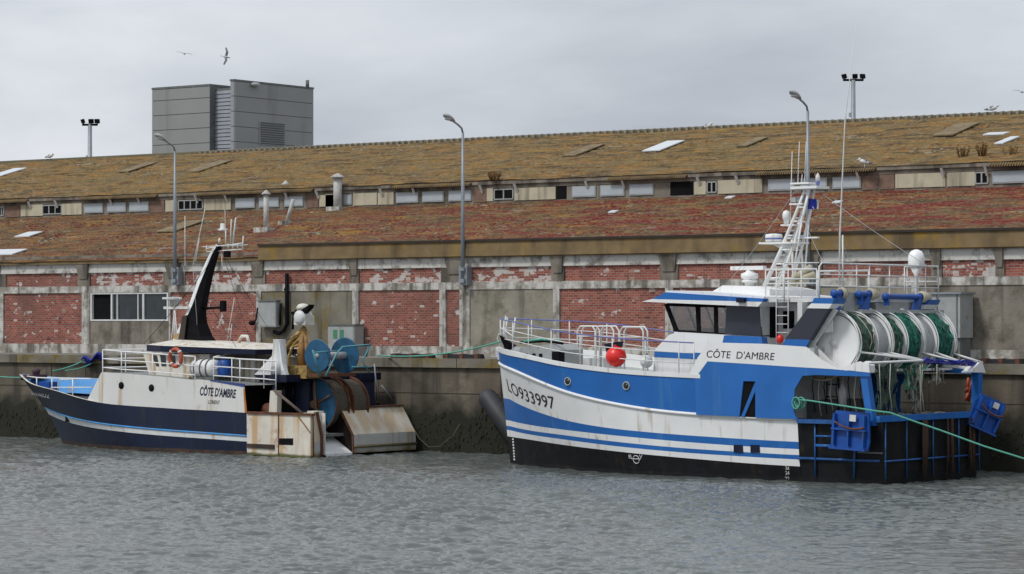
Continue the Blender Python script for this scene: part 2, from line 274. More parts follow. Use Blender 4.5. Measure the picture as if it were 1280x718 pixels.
# ------------------------------------------------------------------ the setting
YQ, ZQ, YW = 84.0, 3.6, 89.0
def water():
    # wavy sheet in front of the quay, laid out in rows away from the camera side, flat beyond
    rng = np.random.default_rng(3)
    def rows(d0, d1, n, s0, s1, m):
        d = d0 * (d1 / d0) ** (np.arange(n) / (n - 1)); s = np.linspace(s0, s1, m)
        D, S = np.meshgrid(d, s, indexing='ij'); L = S * D
        return -math.sin(TH) * D + math.cos(TH) * L, math.cos(TH) * D + math.sin(TH) * L
    n, m = 1000, 640
    X, Y = rows(42, 142, n, -.28, .28, m)
    Z = np.zeros_like(X)
    for i in range(70):
        lam = .26 * 6.0 ** rng.random() ** 1.5; k = 2 * math.pi / lam; a = R(128) + rng.normal() * .55
        amp = .0092 * lam ** .72 * (.5 + rng.random()); ph = rng.random() * 6.283
        wq = k * (X * math.cos(a) + Y * math.sin(a)) + ph + .6 * np.sin(X * .31 * rng.random() + Y * .4 * rng.random() + ph * 3)
        Z += amp * (np.sin(wq) + .25 * np.cos(2 * wq))
    Z *= .62 + .45 * np.sin(X * .11 + 1) * np.sin(Y * .17 + X * .05)
    V = np.stack([X, Y, Z], -1).reshape(-1, 3)
    idx = np.arange(n * m).reshape(n, m); F = np.stack([idx[:-1, :-1], idx[:-1, 1:], idx[1:, 1:], idx[1:, :-1]], -1).reshape(-1, 4)
    keep = (Y[:-1, :-1].reshape(-1) < YQ + .6); F = F[keep]
    me = bpy.data.meshes.new('water'); me.from_pydata(V.tolist(), [], F.tolist()); me.polygons.foreach_set('use_smooth', [True] * len(me.polygons))
    m_ = bpy.data.materials.new('harbour_water'); m_.use_nodes = True; t = m_.node_tree; b = t.nodes['Principled BSDF']
    b.inputs['Base Color'].default_value = (.112, .126, .120, 1); b.inputs['Roughness'].default_value = .06; b.inputs['IOR'].default_value = 1.33
    tc = t.nodes.new('ShaderNodeTexCoord'); q = t.nodes.new('ShaderNodeTexNoise'); q.inputs['Scale'].default_value = 7.5; q.inputs['Detail'].default_value = 5; q.inputs['Roughness'].default_value = .6
    mp = t.nodes.new('ShaderNodeMapping'); mp.inputs['Scale'].default_value = (.55, 1, 1); mp.inputs['Rotation'].default_value = (0, 0, R(-38)); t.links.new(tc.outputs['Object'], mp.inputs[0]); t.links.new(mp.outputs[0], q.inputs['Vector'])
    bp = t.nodes.new('ShaderNodeBump'); bp.inputs['Strength'].default_value = 1; bp.inputs['Distance'].default_value = .022; t.links.new(q.outputs['Fac'], bp.inputs['Height']); t.links.new(bp.outputs[0], b.inputs['Normal'])
    me.materials.append(m_); o = bpy.data.objects.new('water', me); COL.objects.link(o); struct(o)
    f = MB().add([(-900, -900, -.35), (700, -900, -.35), (700, YQ, -.35), (-900, YQ, -.35)], [(0, 1, 2, 3)]).build('deep_water', m_); struct(f)
water()
struct(MB().box((-400, YQ + .32, -2), (200, 900, ZQ)).build('ground', DIRTY))
# quay: face wall with coping, construction joints and rubbing recess
qw = empty('quay_wall', (0, YQ, 0)); tag(qw, 'stained concrete quay wall rising from the water behind both boats', 'quay wall')
f = MB()
f.add([(-400, 0, -3), (200, 0, -3), (200, 0, ZQ - .34), (-400, 0, ZQ - .34)], [(0, 1, 2, 3)])
f.build('wall_face', QUAYM, qw)
c = MB(); xs = -400
while xs < 200: c.box((xs + .015, -.14, ZQ - .34), (xs + 7.98, .5, ZQ + .01)); xs += 8
c.build('coping', CONCM, qw)
random.seed(21); g_ = MB(); xs = -110
while xs < -20:
    g_.box((xs, -.012, .2), (xs + .05, .0, ZQ - .36)); g_.box((xs + .05, -.008, 2.25), (xs + 7.9, .0, 2.28)); xs += 8
g_.build('pour_joint', M('dark_joint', (.03, .026, .02), .95), qw)
kl = M('kelp_green', (.020, .024, .009), .9, var=.5, scale=4); g_ = MB()
for i in range(2600):
    x = random.uniform(-108, -30); z = 1.75 * random.random() ** .8 * (.6 + .4 * abs(mnoise.noise(Vector((x * .5, 0, 0)))) * 2); h_ = random.uniform(.04, .14); w_ = random.uniform(.02, .07)
    g_.add([(x, -.01, z), (x + w_, -.01, z), (x + w_ * .8, -.06, z - h_ * .6), (x + w_ * .3, -.05, z - h_)], [(0, 1, 2, 3)])
o = g_.build('weed_growth', kl, qw); o['kind'] = 'stuff'
j = MB(); xs = -396
while xs < 200: j.box((xs, -.02, -1), (xs + .07, .0, ZQ - .35)); j.box((xs + 1.2, -.10, -1), (xs + 2.6, -.0, ZQ - .36)) if int(xs) % 24 == 0 else None; xs += 8
j.build('pilaster', QUAYM, qw)
def edge_beam(p0, p1, lab):
    a = at(p0, 449, YQ + .1); b = at(p1, 449, YQ + .1)
    m = MB(); m.prism([(a.x, YQ + .02, ZQ + .012), (a.x, YQ + .30, ZQ + .012), (a.x, YQ + .26, ZQ + .17), (a.x, YQ + .02, ZQ + .17)], (b.x - a.x, 0, 0)); 
    for t in (.1, .5, .9): x = a.x + (b.x - a.x) * t; m.box((x - .08, YQ - .01, ZQ + .005), (x + .08, YQ + .33, ZQ + .19), 1)
    tag(m.build('edge_beam', [M('tarred_timber', (.02, .02, .024), .7), RUSTM]), lab, 'edge beam', 'dark timber beams along the quay edge')
edge_beam(490, 541, 'dark timber beam on the quay edge, left one between the two boats')
edge_beam(555, 602, 'dark timber beam on the quay edge just left of the white and blue bow')
edge_beam(1226, 1278, 'dark timber beam on the quay edge at the far right, beyond the stern posts')

# ------------------------------------------------------------------ warehouse
wh = empty('warehouse', (0, YW, 0)); tag(wh, 'long brick and concrete warehouse with two overgrown roof slopes behind the quay', 'warehouse')
def W(p): return Vector((p.x, p.y - YW, p.z))
XL, XR = -190.0, 40.0
Z0, ZB, ZT, ZU0, ZU1, ZC = ZQ, 4.02, 6.32, 6.62, 7.22, 7.62
core = MB(); core.box((XL, .12, ZQ), (XR, .6, 8.0)); core.build('wall', CONC, wh)
MB().box((XL, -.10, ZQ), (XR, .118, ZB)).build('plinth', CONCP, wh)
MB().box((XL, -.05, ZT), (XR, .118, ZU0)).build('lintel_beam', CONCP, wh)
co = MB(); co.box((XL, -.07, ZU1), (XR, .118, ZC)); co.box((XL, -.22, ZC), (XR, .118, ZC + .15), 1); co.build('cornice', [CORN, YBAND], wh)
# lower bays by photo columns: (left, right, kind)
def bx(px): return at(px, 400, YW).x
bays = [(-260, -150, 'b'), (-130, -20, 'b'), (5, 103, 'b'), (113, 212, 'w'), (214, 321, 'b'), (327, 441, 'm'), (449, 550, 'b'), (558, 575, 'b'), (588, 692, 'c'), (700, 832, 'b'), (842, 985, 'b'), (997, 1140, 'c'), (1150, 1300, 'g'), (1312, 1480, 'b')]
ups = [(-130, -20), (8, 98), (113, 205), (232, 316), (332, 438), (449, 552), (588, 690), (706, 826), (848, 1000), (1028, 1165), (1178, 1245), (1256, 1400)]
for a, b, k in bays:
    m = MB(); x0, x1 = bx(a), bx(b); yy = -.01 if k != 'b' else .02
    if k == 'w':
        wx0, wx1 = bx(113.5), bx(211); wz0, wz1 = 5.0 + 1 * (403 - 401.5) / 28, 5 + (403 - 367) / 27.2
        m.box((x0, yy, ZB), (x1, .119, wz0 - .02))
        m.build('wall_panel', CONC, wh)
        wn = MB(); ww = .07
        wn.box((wx0, -.03, wz0), (wx1, .10, wz0 + ww)); wn.box((wx0, -.03, wz1 - ww), (wx1, .10, wz1))
        for px in (113.5, 139, 178.5, 209): x = bx(px); wn.box((x, -.032, wz0 + ww), (x + .09, .10, wz1 - ww))
        x = bx(146); wn.box((x, -.01, wz0 + ww), (x + .05, .08, wz1 - ww)); x = bx(172); wn.box((x, -.01, wz0 + ww), (x + .05, .08, wz1 - ww))
        win = wn.build('window', WHITE2, wh); win['label'] = 'wide white framed sliding window with one open dark leaf'
        g = MB(); g.box((bx(140), .05, wz0), (wx1, .06, wz1)); g.build('pane', GLASSD, win)
        g = MB(); g.box((wx0, .105, wz0), (bx(139), .119, wz1)); g.build('open_leaf', DARK, win)
    else:
        m.box((x0, yy, ZB), (x1, .119, ZT)); m.build('brick_panel' if k == 'b' else 'wall_panel', {'b': BRICK, 'm': CONCM, 'c': BLOCKC, 'g': CONC}[k], wh)
ends = sorted([(b[1], c[0]) for b, c in zip(bays, bays[1:])])
for a, b in ends:
    x0, x1 = bx(a), bx(b)
    if x1 - x0 > .02:
        xq = min(x0 + .16, x1 - .01); MB().box((xq, -.06, ZB), (x1, .119, ZT)).box((x0, -.045, ZB), (xq, .119, ZT), 1).build('pilaster', [CONCP, PEEL], wh)
for (a, b), nx in zip(ups, ups[1:] + [None]):
    x0, x1 = bx(a), bx(b); MB().box((x0, .02, ZU0), (x1, .119, ZU1)).build('brick_panel', BRICK2 if a in (113, 449, 588, 1178, 232) else BRICK, wh)
    if nx:
        xa, xb = x1, bx(nx[0]); MB().box((xa, -.055, ZU0), (xb, .119, ZU1)).build('pilaster', CONC, wh)
        h = MB(); xm = (xa + xb) / 2; hw = min((xb - xa) / 2, .45)
        h.prism([(xm - hw, -.20, ZC), (xm + hw, -.20, ZC), (xm + hw * .7, -.10, 6.95), (xm - hw * .7, -.10, 6.95)], (0, .12, 0)); h.build('corbel', CONC, wh)
# roofs (depth direction = +Y)
K = math.tan(R(15)); XB = bx(328)
Y1, YC, Z1, ZCB = -.30, 9.2, 7.75, None
def z_low(y): return Z1 + K * (y - Y1)
ZCB = z_low(YC)
def roof_sheet(x0, x1, y0, y1, zf, nx, ny, mat, amp, sd, name='roof'):
    vs = []; fs = []
    for j in range(ny + 1):
        for i in range(nx + 1):
            x = x0 + (x1 - x0) * i / nx; y = y0 + (y1 - y0) * j / ny
            h = mnoise.noise(Vector((x * .35, y * .5, sd))) * amp + mnoise.noise(Vector((x * 1.4, y * 2.1, sd + 4))) * amp * .55
            vs.append((x, y, zf(y) + h + (.035 if (j % 2) else 0)))
    for j in range(ny):
        for i in range(nx): a = j * (nx + 1) + i; fs.append((a, a + 1, a + nx + 2, a + nx + 1))
    m = MB(); m.add(vs, fs); return m.build(name, mat, wh)
r1 = roof_sheet(XL, XR, Y1 + .02, YC, lambda y: z_low(y), 900, 36, ROOFL, .045, 1.0)
r1['label'] = 'lower roof slope grown over with red and brown plants'
MB().prism([(XL, Y1 + .1, Z1 - .09), (XL, Y1 + .1, Z1 - .07), (XL, YC, ZCB - .22), (XL, YC, ZCB - .3)], (XR - XL, 0, 0)).build('roof_slab', CONC, wh)
# parapet fascia on the right part of the front
fb = MB(); fb.box((XB, -.30, 7.66), (XR, -.225, 7.97)); fb.box((XB, -.27, 7.97), (XR, -.12, 8.25)); fb.box((XB, -.34, 8.25), (XR, -.1, 8.33), 1)
fb.build('parapet', [YBAND, M('dark_capping', (.035, .028, .024), .9)], wh)
# clerestory
ZE = 11.22
MB().box((XL, YC, ZCB - .4), (XR, YC + .3, ZE)).build('clerestory_wall', CONC, wh)
def cxx(px): return at(px, 240, YW + YC).x
L4 = [(0, 15, 'd'), (20, 75, 'k'), (78, 160, 'c'), (160, 230, 'd'), (230, 305, 'c'), (315, 385, 'w'), (400, 470, 'w'), (482, 555, 'w'), (557, 612, 'k'), (617, 660, 'c'), (665, 755, 'd'), (760, 860, 'c'), (877, 950, 'w'), (965, 1040, 'w'), (1060, 1130, 'w'), (1145, 1185, 'k'), (1190, 1255, 'c')]
L5 = [(22, 60, 'c'), (90, 120, 'w'), (125, 213, 'c'), (217, 275, 'c'), (285, 367, 'w'), (382, 462, 'w'), (480, 565, 'w'), (572, 620, 'k'), (622, 645, 'c'), (650, 720, 'd'), (725, 878, 'c'), (880, 918, 'h'), (940, 1028, 'w'), (1045, 1135, 'w'), (1153, 1243, 'w')]
L6 = [(-35, 50, 'h'), (55, 98, 'c'), (103, 137, 'd'), (142, 308, 'c'), (330, 430, 'w'), (450, 550, 'w'), (570, 675, 'w'), (682, 738, 'k'), (745, 800, 'k'), (804, 990, 'c'), (996, 1100, 'c'), (1102, 1148, 'd'), (1165, 1290, 'w')]
cl = [(a / 2.977, b / 2.977, k) for a, b, k in L4] + [(400 + a / 2.977, 400 + b / 2.977, k) for a, b, k in L5] + [(850 + a / 2.977, 850 + b / 2.977, k) for a, b, k in L6]
cl += [(-90, -60, 'w'), (-56, -30, 'w'), (-26, -4, 'c'), (1290, 1330, 'w'), (1336, 1380, 'w'), (1386, 1450, 'c')]
wz0, wz1 = ZCB + .12, ZCB + .60
BRN = M('bare_brown_brick', (.19, .12, .09), .9, var=.3, scale=5)
for a, b, k in cl:
    x0, x1 = cxx(a), cxx(b)
    if k == 'w':
        o = MB().box((x0, YC - .05, wz0), (x1, YC, wz1)).build('window', GREY, wh)
        MB().box((x0 + .05, YC - .062, wz0 + .05), (x1 - .05, YC - .052, wz1 - .05)).build('pane', WINW, o)
    elif k == 'd':
        m = MB().box((x0, YC - .05, wz0), (x1, YC, wz0 + .05)).box((x0, YC - .05, wz1 - .05), (x1, YC, wz1))
        n_ = max(2, round((x1 - x0) / .45))
        for i in range(n_ + 1): x = x0 + (x1 - x0) * i / n_; m.box((x - .03, YC - .05, wz0 + .05), (x + .03, YC, wz1 - .05))
        o = m.build('window', GREY, wh); MB().box((x0, YC - .012, wz0 + .05), (x1, YC - .004, wz1 - .05)).build('pane', DARK, o)
    elif k == 'h': MB().box((x0, YC - .02, wz0 - .05), (x1, YC, wz1 + .1)).build('window_opening', DARK, wh)
    elif k == 'k': MB().box((x0, YC - .03, wz0 - .08), (x1, YC, wz1 + .02)).build('brick_panel', BRN, wh)
    else:
        MB().box((x0, YC - .04, wz0 - .05), (x1, YC, wz1 + .04 * random.random())).build('board_panel', CREAM, wh)
# eaves of the upper roof, in sections with uneven projection
ea = MB(); ea.box((XL, YC - .14, ZE - .12), (XR, YC + .3, ZE + .03)); ea.box((XL, YC - .04, ZE - .28), (XR, YC, ZE - .121)); ea.build('eaves_beam', CONC, wh)
cs = MB()
for a, b in ((-95, 38), (105, 200), (250, 395), (495, 592), (763, 862), (950, 1098), (1240, 1420)):
    x0, x1 = cxx(a), cxx(b); n_ = int((x1 - x0) / .11)
    cs.prism([(x0, YC - .30, ZE - .16), (x0, YC - .30, ZE - .11), (x0, YC - .13, ZE - .02), (x0, YC - .13, ZE - .08)], (x1 - x0, 0, 0))
    for i in range(n_): x = x0 + (i + .5) * (x1 - x0) / n_; cs.prism([(x - .03, YC - .33, ZE - .15), (x + .03, YC - .33, ZE - .15), (x + .03, YC - .33, ZE - .08), (x - .03, YC - .33, ZE - .08)], (0, .18, .10), 1)
cs.build('window_canopy', [M('dark_canopy', (.06, .05, .045), .9), YBAND], wh)
x = cxx(-90); i = 0
while x < XR - 10:
    if i % 3: MB().prism([(x, YC - .20, ZE - .13), (x, YC - .28, ZE - .13), (x, YC - .06, ZE - .5), (x, YC - .02, ZE - .42)], (.09, 0, 0)).build('eaves_bracket', WHITE2, wh)
    x += 1.9; i += 1
def z_up(y): return ZE + K * (y - YC + .4)
YR = 107.9 - YW; ZR = z_up(YR)
r2 = roof_sheet(XL, XR, YC - .18, YR, lambda y: z_up(y), 900, 36, ROOFU, .05, 9.0)
r2['label'] = 'upper roof slope covered in orange brown growth'
roof_sheet(XL, XR, YR, YR + 11, lambda y: ZR - K * (y - YR), 60, 8, ROOFU, .02, 12.0)['label'] = 'far roof slope behind the ridge'
rg = MB(); rg.lathe((XL, YR, ZR - .02), (1, 0, 0), [(.13, 0), (.13, XR - XL)], 8)
x = cxx(700) - 30; 
while x < XR: rg.lathe((x, YR, ZR - .02), (1, 0, 0), [(.155, 0), (.16, .12)], 8, 1); rg.box((x, YR - .22, ZR - .1), (x + .13, YR - .12, ZR + .10), 1); x += .38
rg.build('ridge', [M('ridge_tiles', (.10, .09, .055), .95, var=.3, scale=5), M('ridge_tile_ends', (.24, .22, .18), .9, var=.3, scale=6)], wh)
# skylight sheets lying on the two slopes: lower-left photo corner, width along X, length up the slope
SKW = M('white_skylight_sheet', (.62, .66, .69), .35, var=.06); SKG = M('weathered_skylight_sheet', (.20, .155, .09), .9, var=.35, scale=3, stain=((.14, .10, .05), .6, 1.5)); VENTM = M('pale_vent_metal', (.44, .44, .42), .6, var=.2, scale=4, stain=((.2, .17, .13), .35, 4))
def skylight(px, py, wdt, ln, up, mat, skew=0.0):
    y0, z0 = (YW + YC - .4, ZE) if up else (YW + Y1, Z1)
    p = W(atroof(px, py, y0, z0, K)); d = Vector((skew, math.cos(R(15)), math.sin(R(15)))) * ln; m = MB()
    a = p + Vector((0, 0, .05)); m.prism([a, a + Vector((wdt, 0, 0)), a + Vector((wdt, 0, 0)) + d, a + d], (0, 0, .05)); return m.build('skylight', mat, wh)
skylight(803, 191, .95, 2.1, True, SKW); skylight(-14, 222, 1.0, 1.9, True, SKW); skylight(18, 298, 1.0, .95, False, SKW); skylight(-26, 321, 2.2, 1.0, False, SKW)
for px, py, a, b in ((230, 217, 1.0, 2.6), (146, 217, .8, 2.3), (702, 197, .8, 2.4), (1165, 172, 1.0, 2.5), (920, 185, .6, 1.8)): skylight(px, py, a, b, True, SKG)
skylight(194, 292, 1.2, 2.2, False, SKG)
skylight(1229, 171, .95, .35, True, SKW, .3); skylight(1243, 182, .4, 1.3, True, SKW, .1)
for px, py in ((760, 268), (906, 250), (1040, 256), (180, 226)): skylight(px, py, .35, .3, False, SKW)
# roof vents
def vent(px, ytop, ybase, r, cap, name, lab, base=.3, lean=0.0, px2=None):
    p = atroof(px, ybase, YW + Y1, Z1, K) ; sc = 3450 / (p - CAM).dot(FW); h = (ybase - ytop) / sc
    e = empty(name, p); tag(e, lab, 'roof vent')
    top = Vector((0 if px2 is None else (px2 - px) / sc * .9, 0, h))
    MB().tube([(0, 0, -.1), top], r, 12).build('pipe', VENTM, e)
    if cap: MB().lathe(top, (0, 0, 1), [(cap, -.02), (cap, .03), (r * .5, .16), (.02, .2)], 14).build('cowl', VENTM, e)
    MB().box((-base, -base, -.3), (base, base, .12)).build('base', CONCP, e)
vent(332.5, 243, 288, .12, .21, 'roof_vent', 'slim grey vent pipe with flat cap on lower roof, left of the slanted pipe', .4)
vent(357, 231, 258, .12, .19, 'roof_vent', 'short grey vent pipe near the clerestory, behind the slanted pipe', .15)
vent(422, 222, 262, .20, .34, 'roof_vent', 'thick vent stack with a wide mushroom cap on the lower roof', .38)
vent(357, 250, 280, .09, 0, 'roof_vent', 'slanted grey pipe leaning right on the lower roof', .25, px2=371)

# moss and plant clumps standing up from the roof slopes
def growth(name, n_, up, mats, xs_, seed, wts):
    rn = random.Random(seed); m = MB(); y0, y1, zf = (YC, YR - .1, z_up) if up else (.1, YC - .1, z_low); made = 0
    while made < n_:
        x = rn.uniform(*xs_); y = rn.uniform(y0, y1)
        if mnoise.noise(Vector((x * .12, y * .45, seed))) + rn.random() * .55 < .12: continue
        s_ = rn.uniform(.03, .10); h_ = s_ * rn.uniform(.35, .9); z = zf(y) - .02; ax = rn.uniform(1, 2.6)
        sel = mnoise.noise(Vector((x * .18, y * .6, seed + 5))) + rn.random() * .5; mi = 0 if sel < wts[0] else 1 if sel < wts[1] else 2 if sel < wts[2] else 3
        k = 5; o = [(x + s_ * ax * math.cos(q * 6.283 / k + made), y + s_ * math.sin(q * 6.283 / k + made), z + K * s_ * math.sin(q * 6.283 / k + made)) for q in range(k)]
        m.add(o + [(x + rn.uniform(-.3, .3) * s_, y, z + h_)], [(q, (q + 1) % k, k) for q in range(k)], mi); made += 1
    o = m.build(name, mats, wh); o['kind'] = 'stuff'
G1 = M('growth_maroon', (.12, .026, .024), .95, var=.5, scale=6, spec=.1); G2 = M('growth_ochre', (.23, .13, .045), .95, var=.4, scale=6, spec=.1); G3 = M('growth_brown', (.12, .085, .05), .95, var=.5, scale=6, spec=.1); G4 = M('growth_olive', (.17, .14, .065), .95, var=.4, scale=6, spec=.1); G5 = M('growth_grey', (.24, .21, .16), .95, var=.3, scale=6, spec=.1)
growth('roof_moss', 14000, False, [G3, G1, G2, G5], (-104, -36), 3, (.12, .42, .62))
growth('roof_moss', 12000, True, [G4, G2, G3, G5], (-118, -36), 8, (.2, .42, .62))
# weeds on the roof
def weed(px, py, up, n, h, lab):
    y0, z0 = (YW + YC - .4, ZE) if up else (YW + Y1, Z1); p = atroof(px, py, y0, z0, K); m = MB()
    for i in range(n):
        a = random.random() * 6.28; r = random.random() * .22; q = Vector((math.cos(a) * r, math.sin(a) * r, 0)); t = q * 1.8 + Vector((0, 0, h * (.5 + .5 * random.random())))
        m.tube([q, (q + t) / 2 + Vector((0, 0, .03)), t], [.012, .02, .006], 4)
        for k in range(5): c = q.lerp(t, .4 + .6 * random.random()); d = Vector((random.uniform(-1, 1), random.uniform(-1, 1), random.uniform(0, 1))) * .06; m.add([c, c + d, c + d + Vector((.03, .02, .05)), c + Vector((0, 0, .05))], [(0, 1, 2, 3)])
    o = m.build('weed', M('dry_weed', (.19, .11, .04), .95, var=.4, scale=8)); o.location = p; tag(o, lab, 'weed', 'dry weeds growing on the roof')
weed(618, 226, True, 30, .45, 'bushy dry weed at the upper roof edge right of the middle lamp')
weed(1204, 197, True, 18, .5, 'leftmost tuft of the dry weeds at the upper roof edge, far right')
weed(1230, 196, True, 24, .6, 'tallest tuft in the middle of the dry weeds at the far right roof edge')
weed(1263, 194, True, 10, .4, 'rightmost tuft of dry weeds at the upper roof edge')
weed(1194, 143, True, 10, .25, 'tiny weed sticking up on the ridge at the right') if False else None

# ------------------------------------------------------------------ wall fittings
def wbox(name, px0, py0, px1, py1, d, mat, lab, cat, extra=None):
    a, b = at(px0, py0, YW - d - .05), at(px1, py1, YW - d - .05); e = empty(name, (a.x, YW - .10, b.z)); tag(e, lab, cat); w_, h = b.x - a.x, a.z - b.z
    MB().box((0, -d, 0), (w_, 0, h)).build('housing', mat, e); MB().box((.04, -d - .02, .05), (w_ - .04, -d - .002, h - .05)).build('door', mat, e)
    MB().box((-.05, -d - .06, h), (w_ + .05, .0, h + .05)).build('top_cover', DGREY, e)
    if extra: extra(e, w_, h, d)
    return e
def cable(e, w_, h, d): MB().tube([(w_ + .1, -.05, h - .1), (w_ + .15, -.15, h - .5), (w_ + .1, -.1, .1)], .05, 6).build('cable', BLACK, e)
wbox('electrical_cabinet', 324, 377, 346, 409, .25, GREY, 'grey electrical cabinet hung on the concrete bay left of the bent black pipe', 'electrical cabinet', cable)
def labels_(e, w_, h, d):
    for i in (0, 1): MB().box((.3 + i * .35, -d - .03, h - .55), (.52 + i * .35, -d - .021, h - .18)).build('notice', M('green_notice', (.05, .22, .12), .6), e)
wbox('switchgear_cabinet', 411, 407, 444, 452, .6, GREY, 'grey switchgear cabinet with two green notices behind the blue net drums', 'electrical cabinet', labels_)
d = MB(); P = lambda px, py, o=.14: at(px, py, YW - o)
d.tube([P(358.5, 342), P(358.5, 385), P(359, 405), P(355, 413), P(349, 417), P(342, 415)], .085, 8); d.tube([P(358.5, 362, .1), P(358.5, 362, -.1)], .13, 8)
tag(d.build('drain_pipe', BLACK), 'black pipe bending left at its foot, fixed to the concrete bay', 'pipe')
d = MB(); d.tube([P(322, 385), P(320, 400), P(316, 405)], .035, 6); d.ball(P(315, 404, .2), .13, 10, sc=(1.3, 1, .8)); tag(d.build('wall_hook', BLACK), 'small black fitting on the wall just left of the grey electrical cabinet', 'wall fitting')
# corrugated shed behind the stern of the blue boat
s = empty('storage_container', (at(1142, 368, YW - 1.2).x, YW - 1.2, ZQ)); tag(s, 'grey metal cabin with a flat lid standing against the wall behind the net drums', 'cabin')
wd = at(1200, 368, YW - 1.2).x - at(1142, 368, YW - 1.2).x; hz = at(1170, 368, YW - 1.2).z - ZQ
MB().box((0, 0, .85), (wd, 1.0, hz)).build('housing', GREY, s); MB().box((-.08, -.08, hz), (wd + .08, 1.05, hz + .07)).build('lid', GALV, s)
q = MB(); [q.box((x, -.03, .9), (x + .04, -.002, hz - .03)) for x in (.1, wd * .5, wd - .14)]; q.build('rib', DGREY, s); [MB().box((x, .1, 0), (x + .1, .9, .85)).build('leg', DGREY, s) for x in (.05, wd - .15)]

# ------------------------------------------------------------------ lamps
def street_lamp(px, ytop, lab, lean=0):
    p = at(px, 352, YW - .35); e = empty('street_lamp', p); tag(e, lab, 'street lamp', 'grey street lamps fixed to the warehouse front')
    h = at(px, ytop, YW - .35).z - p.z
    MB().tube([(0, 0, 0), (0, 0, h * .5), (0, 0, h)], [.085, .075, .05], 10).build('pole', GALV, e)
    MB().tube([(0, 0, h - .02), (0, -.08, h + .18), (0, -.35, h + .32), (0, -.62, h + .42)], .04, 8).build('arm', GALV, e)
    b = MB(); b.box((-.20, .0, -.15), (.20, .36, .62)); b.box((-.13, -.12, -.05), (.13, .1, .1)); b.box((-.13, -.12, .42), (.13, .1, .55)); b.build('wall_bracket', GALV, e)
    m = MB(); vs = []
    pr = [(-.0, .05, .05), (.12, .12, .10), (.35, .17, .15), (.55, .15, .13), (.70, .06, .05)]
    for dd, wx, hz_ in pr:
        for j in range(10): q = 2 * math.pi * j / 10; vs.append((wx * math.cos(q), -.55 - dd, h + .40 + dd * .35 + hz_ * (math.sin(q) if math.sin(q) > 0 else .35 * math.sin(q))))
    fs = [(i * 10 + j, i * 10 + (j + 1) % 10, i * 10 + 10 + (j + 1) % 10, i * 10 + 10 + j) for i in range(4) for j in range(10)] + [tuple(range(9, -1, -1)), tuple(range(40, 50))]
    m.add(vs, fs, 0, True); m.build('lamp_head', M('lamp_casing', (.42, .43, .43), .4, var=.1), e)
    g = MB(); g.ball((0, -.95, h + .50), .13, 10, sc=(1, 1.7, .5)); g.build('lens', M('lamp_lens', (.5, .52, .52), .2), e)
street_lamp(218.5, 189, 'street lamp rising left of the black mast, head in front of the grey tower')
street_lamp(578.5, 166, 'street lamp rising between the two boats, middle of the three')
street_lamp(1010, 139, 'tallest street lamp, rising behind the white lattice mast')
def flood(px, ytop, ybase, D, lab, k):
    p = atd(px, ybase, D); h = 5 + (HOR - ytop) / FPX * D - ZQ; e = empty('floodlight_mast', (p.x, p.y, ZQ)); tag(e, lab, 'floodlight mast', 'floodlight masts behind the warehouse')
    MB().tube([(0, 0, 0), (0, 0, h)], [.22, .13], 10).build('pole', GALV, e)
    wv = RT * k; MB().tube([wv * -.85 + Vector((0, 0, h)), wv * .85 + Vector((0, 0, h))], .07, 6).build('crossbar', DARK, e)
    for t in (-.7, .15, .8):
        b = MB(); b.box((-.16, -.07, 0), (.16, .07, .26)); b.box((-.03, -.03, -.1), (.03, .03, .0)); o = b.build('floodlight', DARK, e); o.location = wv * t + Vector((0, 0, h + .1)); o.rotation_euler = (.35 if t < .5 else -.2, 0, R(20 + 60 * t))
    MB().box((-.25, -.1, h - 2.2), (.1, .1, h - 1.95)).build('junction_box', GALV, e)
flood(112, 156, 215, 175, 'floodlight mast left of the grey tower', .58)
flood(1067, 100, 165, 165, 'floodlight mast at the right, above the ridge beside the tall antenna', .72)

# ------------------------------------------------------------------ tower
TD = 240.0; cp = atd(292, 101, TD)
tw = empty('tower_block', (cp.x, cp.y, ZQ)); tag(tw, 'windowless grey panelled tower with a louvred recess rising behind the roof ridge', 'tower')
ht = cp.z - ZQ; wf = atd(190, 107, 1); x_l = at(190, 107, cp.y).x - cp.x; y_r = atx(391, 110, cp.x).y - cp.y
def tfx(px): return at(px, 150, cp.y).x - cp.x
PAN = M('grey_cladding', (.26, .265, .26), .7, var=.08, scale=.3, streak=((.19, .19, .185), .3, .7)); PAN2 = M('grey_cladding_lighter', (.29, .30, .305), .7, var=.05)
xa, xb = tfx(262), tfx(288)
MB().box((x_l, .02, 0), (xa, y_r, ht - .3)).box((xa, .74, 0), (xb, y_r, ht - .5)).box((xb, .02, 0), (0, y_r, ht)).build('core', DGREY, tw)
nz = 17; dz = ht / nz
fl = MB(); fr = MB(); fq = MB()
for i in range(nz):
    z0, z1 = i * dz + .03, (i + 1) * dz - .03
    zt = ht - .3 if i == nz - 1 else z1
    for a, b in ((x_l, xa),): fl.box((a, -.03, z0), (b, .019, zt - (.04 if i == nz - 1 else 0)))
    fq.box((xb, -.03, z0), (0, .019, z1), 1)
    fr.box((.001, .32, z0), (.05, y_r, z1))
    fr.box((.001, -.02, z0), (.05, .3, z1), 1)
fl.build('front_cladding', [PAN, PAN2], tw); fq.build('corner_cladding', [PAN, PAN2], tw); fr.build('side_cladding', [PAN, PAN2], tw)
lv = MB(); z = 0
while z < ht - .7: lv.prism([(xa + .01, .74, z), (xa + .01, .68, z), (xa + .01, .74, z + .28)], (xb - xa - .02, 0, 0)); z += .34
lv.build('louvre', M('pale_louvre', (.27, .29, .33), .6), tw)
rp = MB(); rp.box((x_l - .05, -.06, ht - .3), (xa + .02, y_r + .05, ht - .12)); rp.box((xb - .05, -.08, ht), (.1, y_r + .05, ht + .15)); rp.build('roof_edge', DGREY, tw)
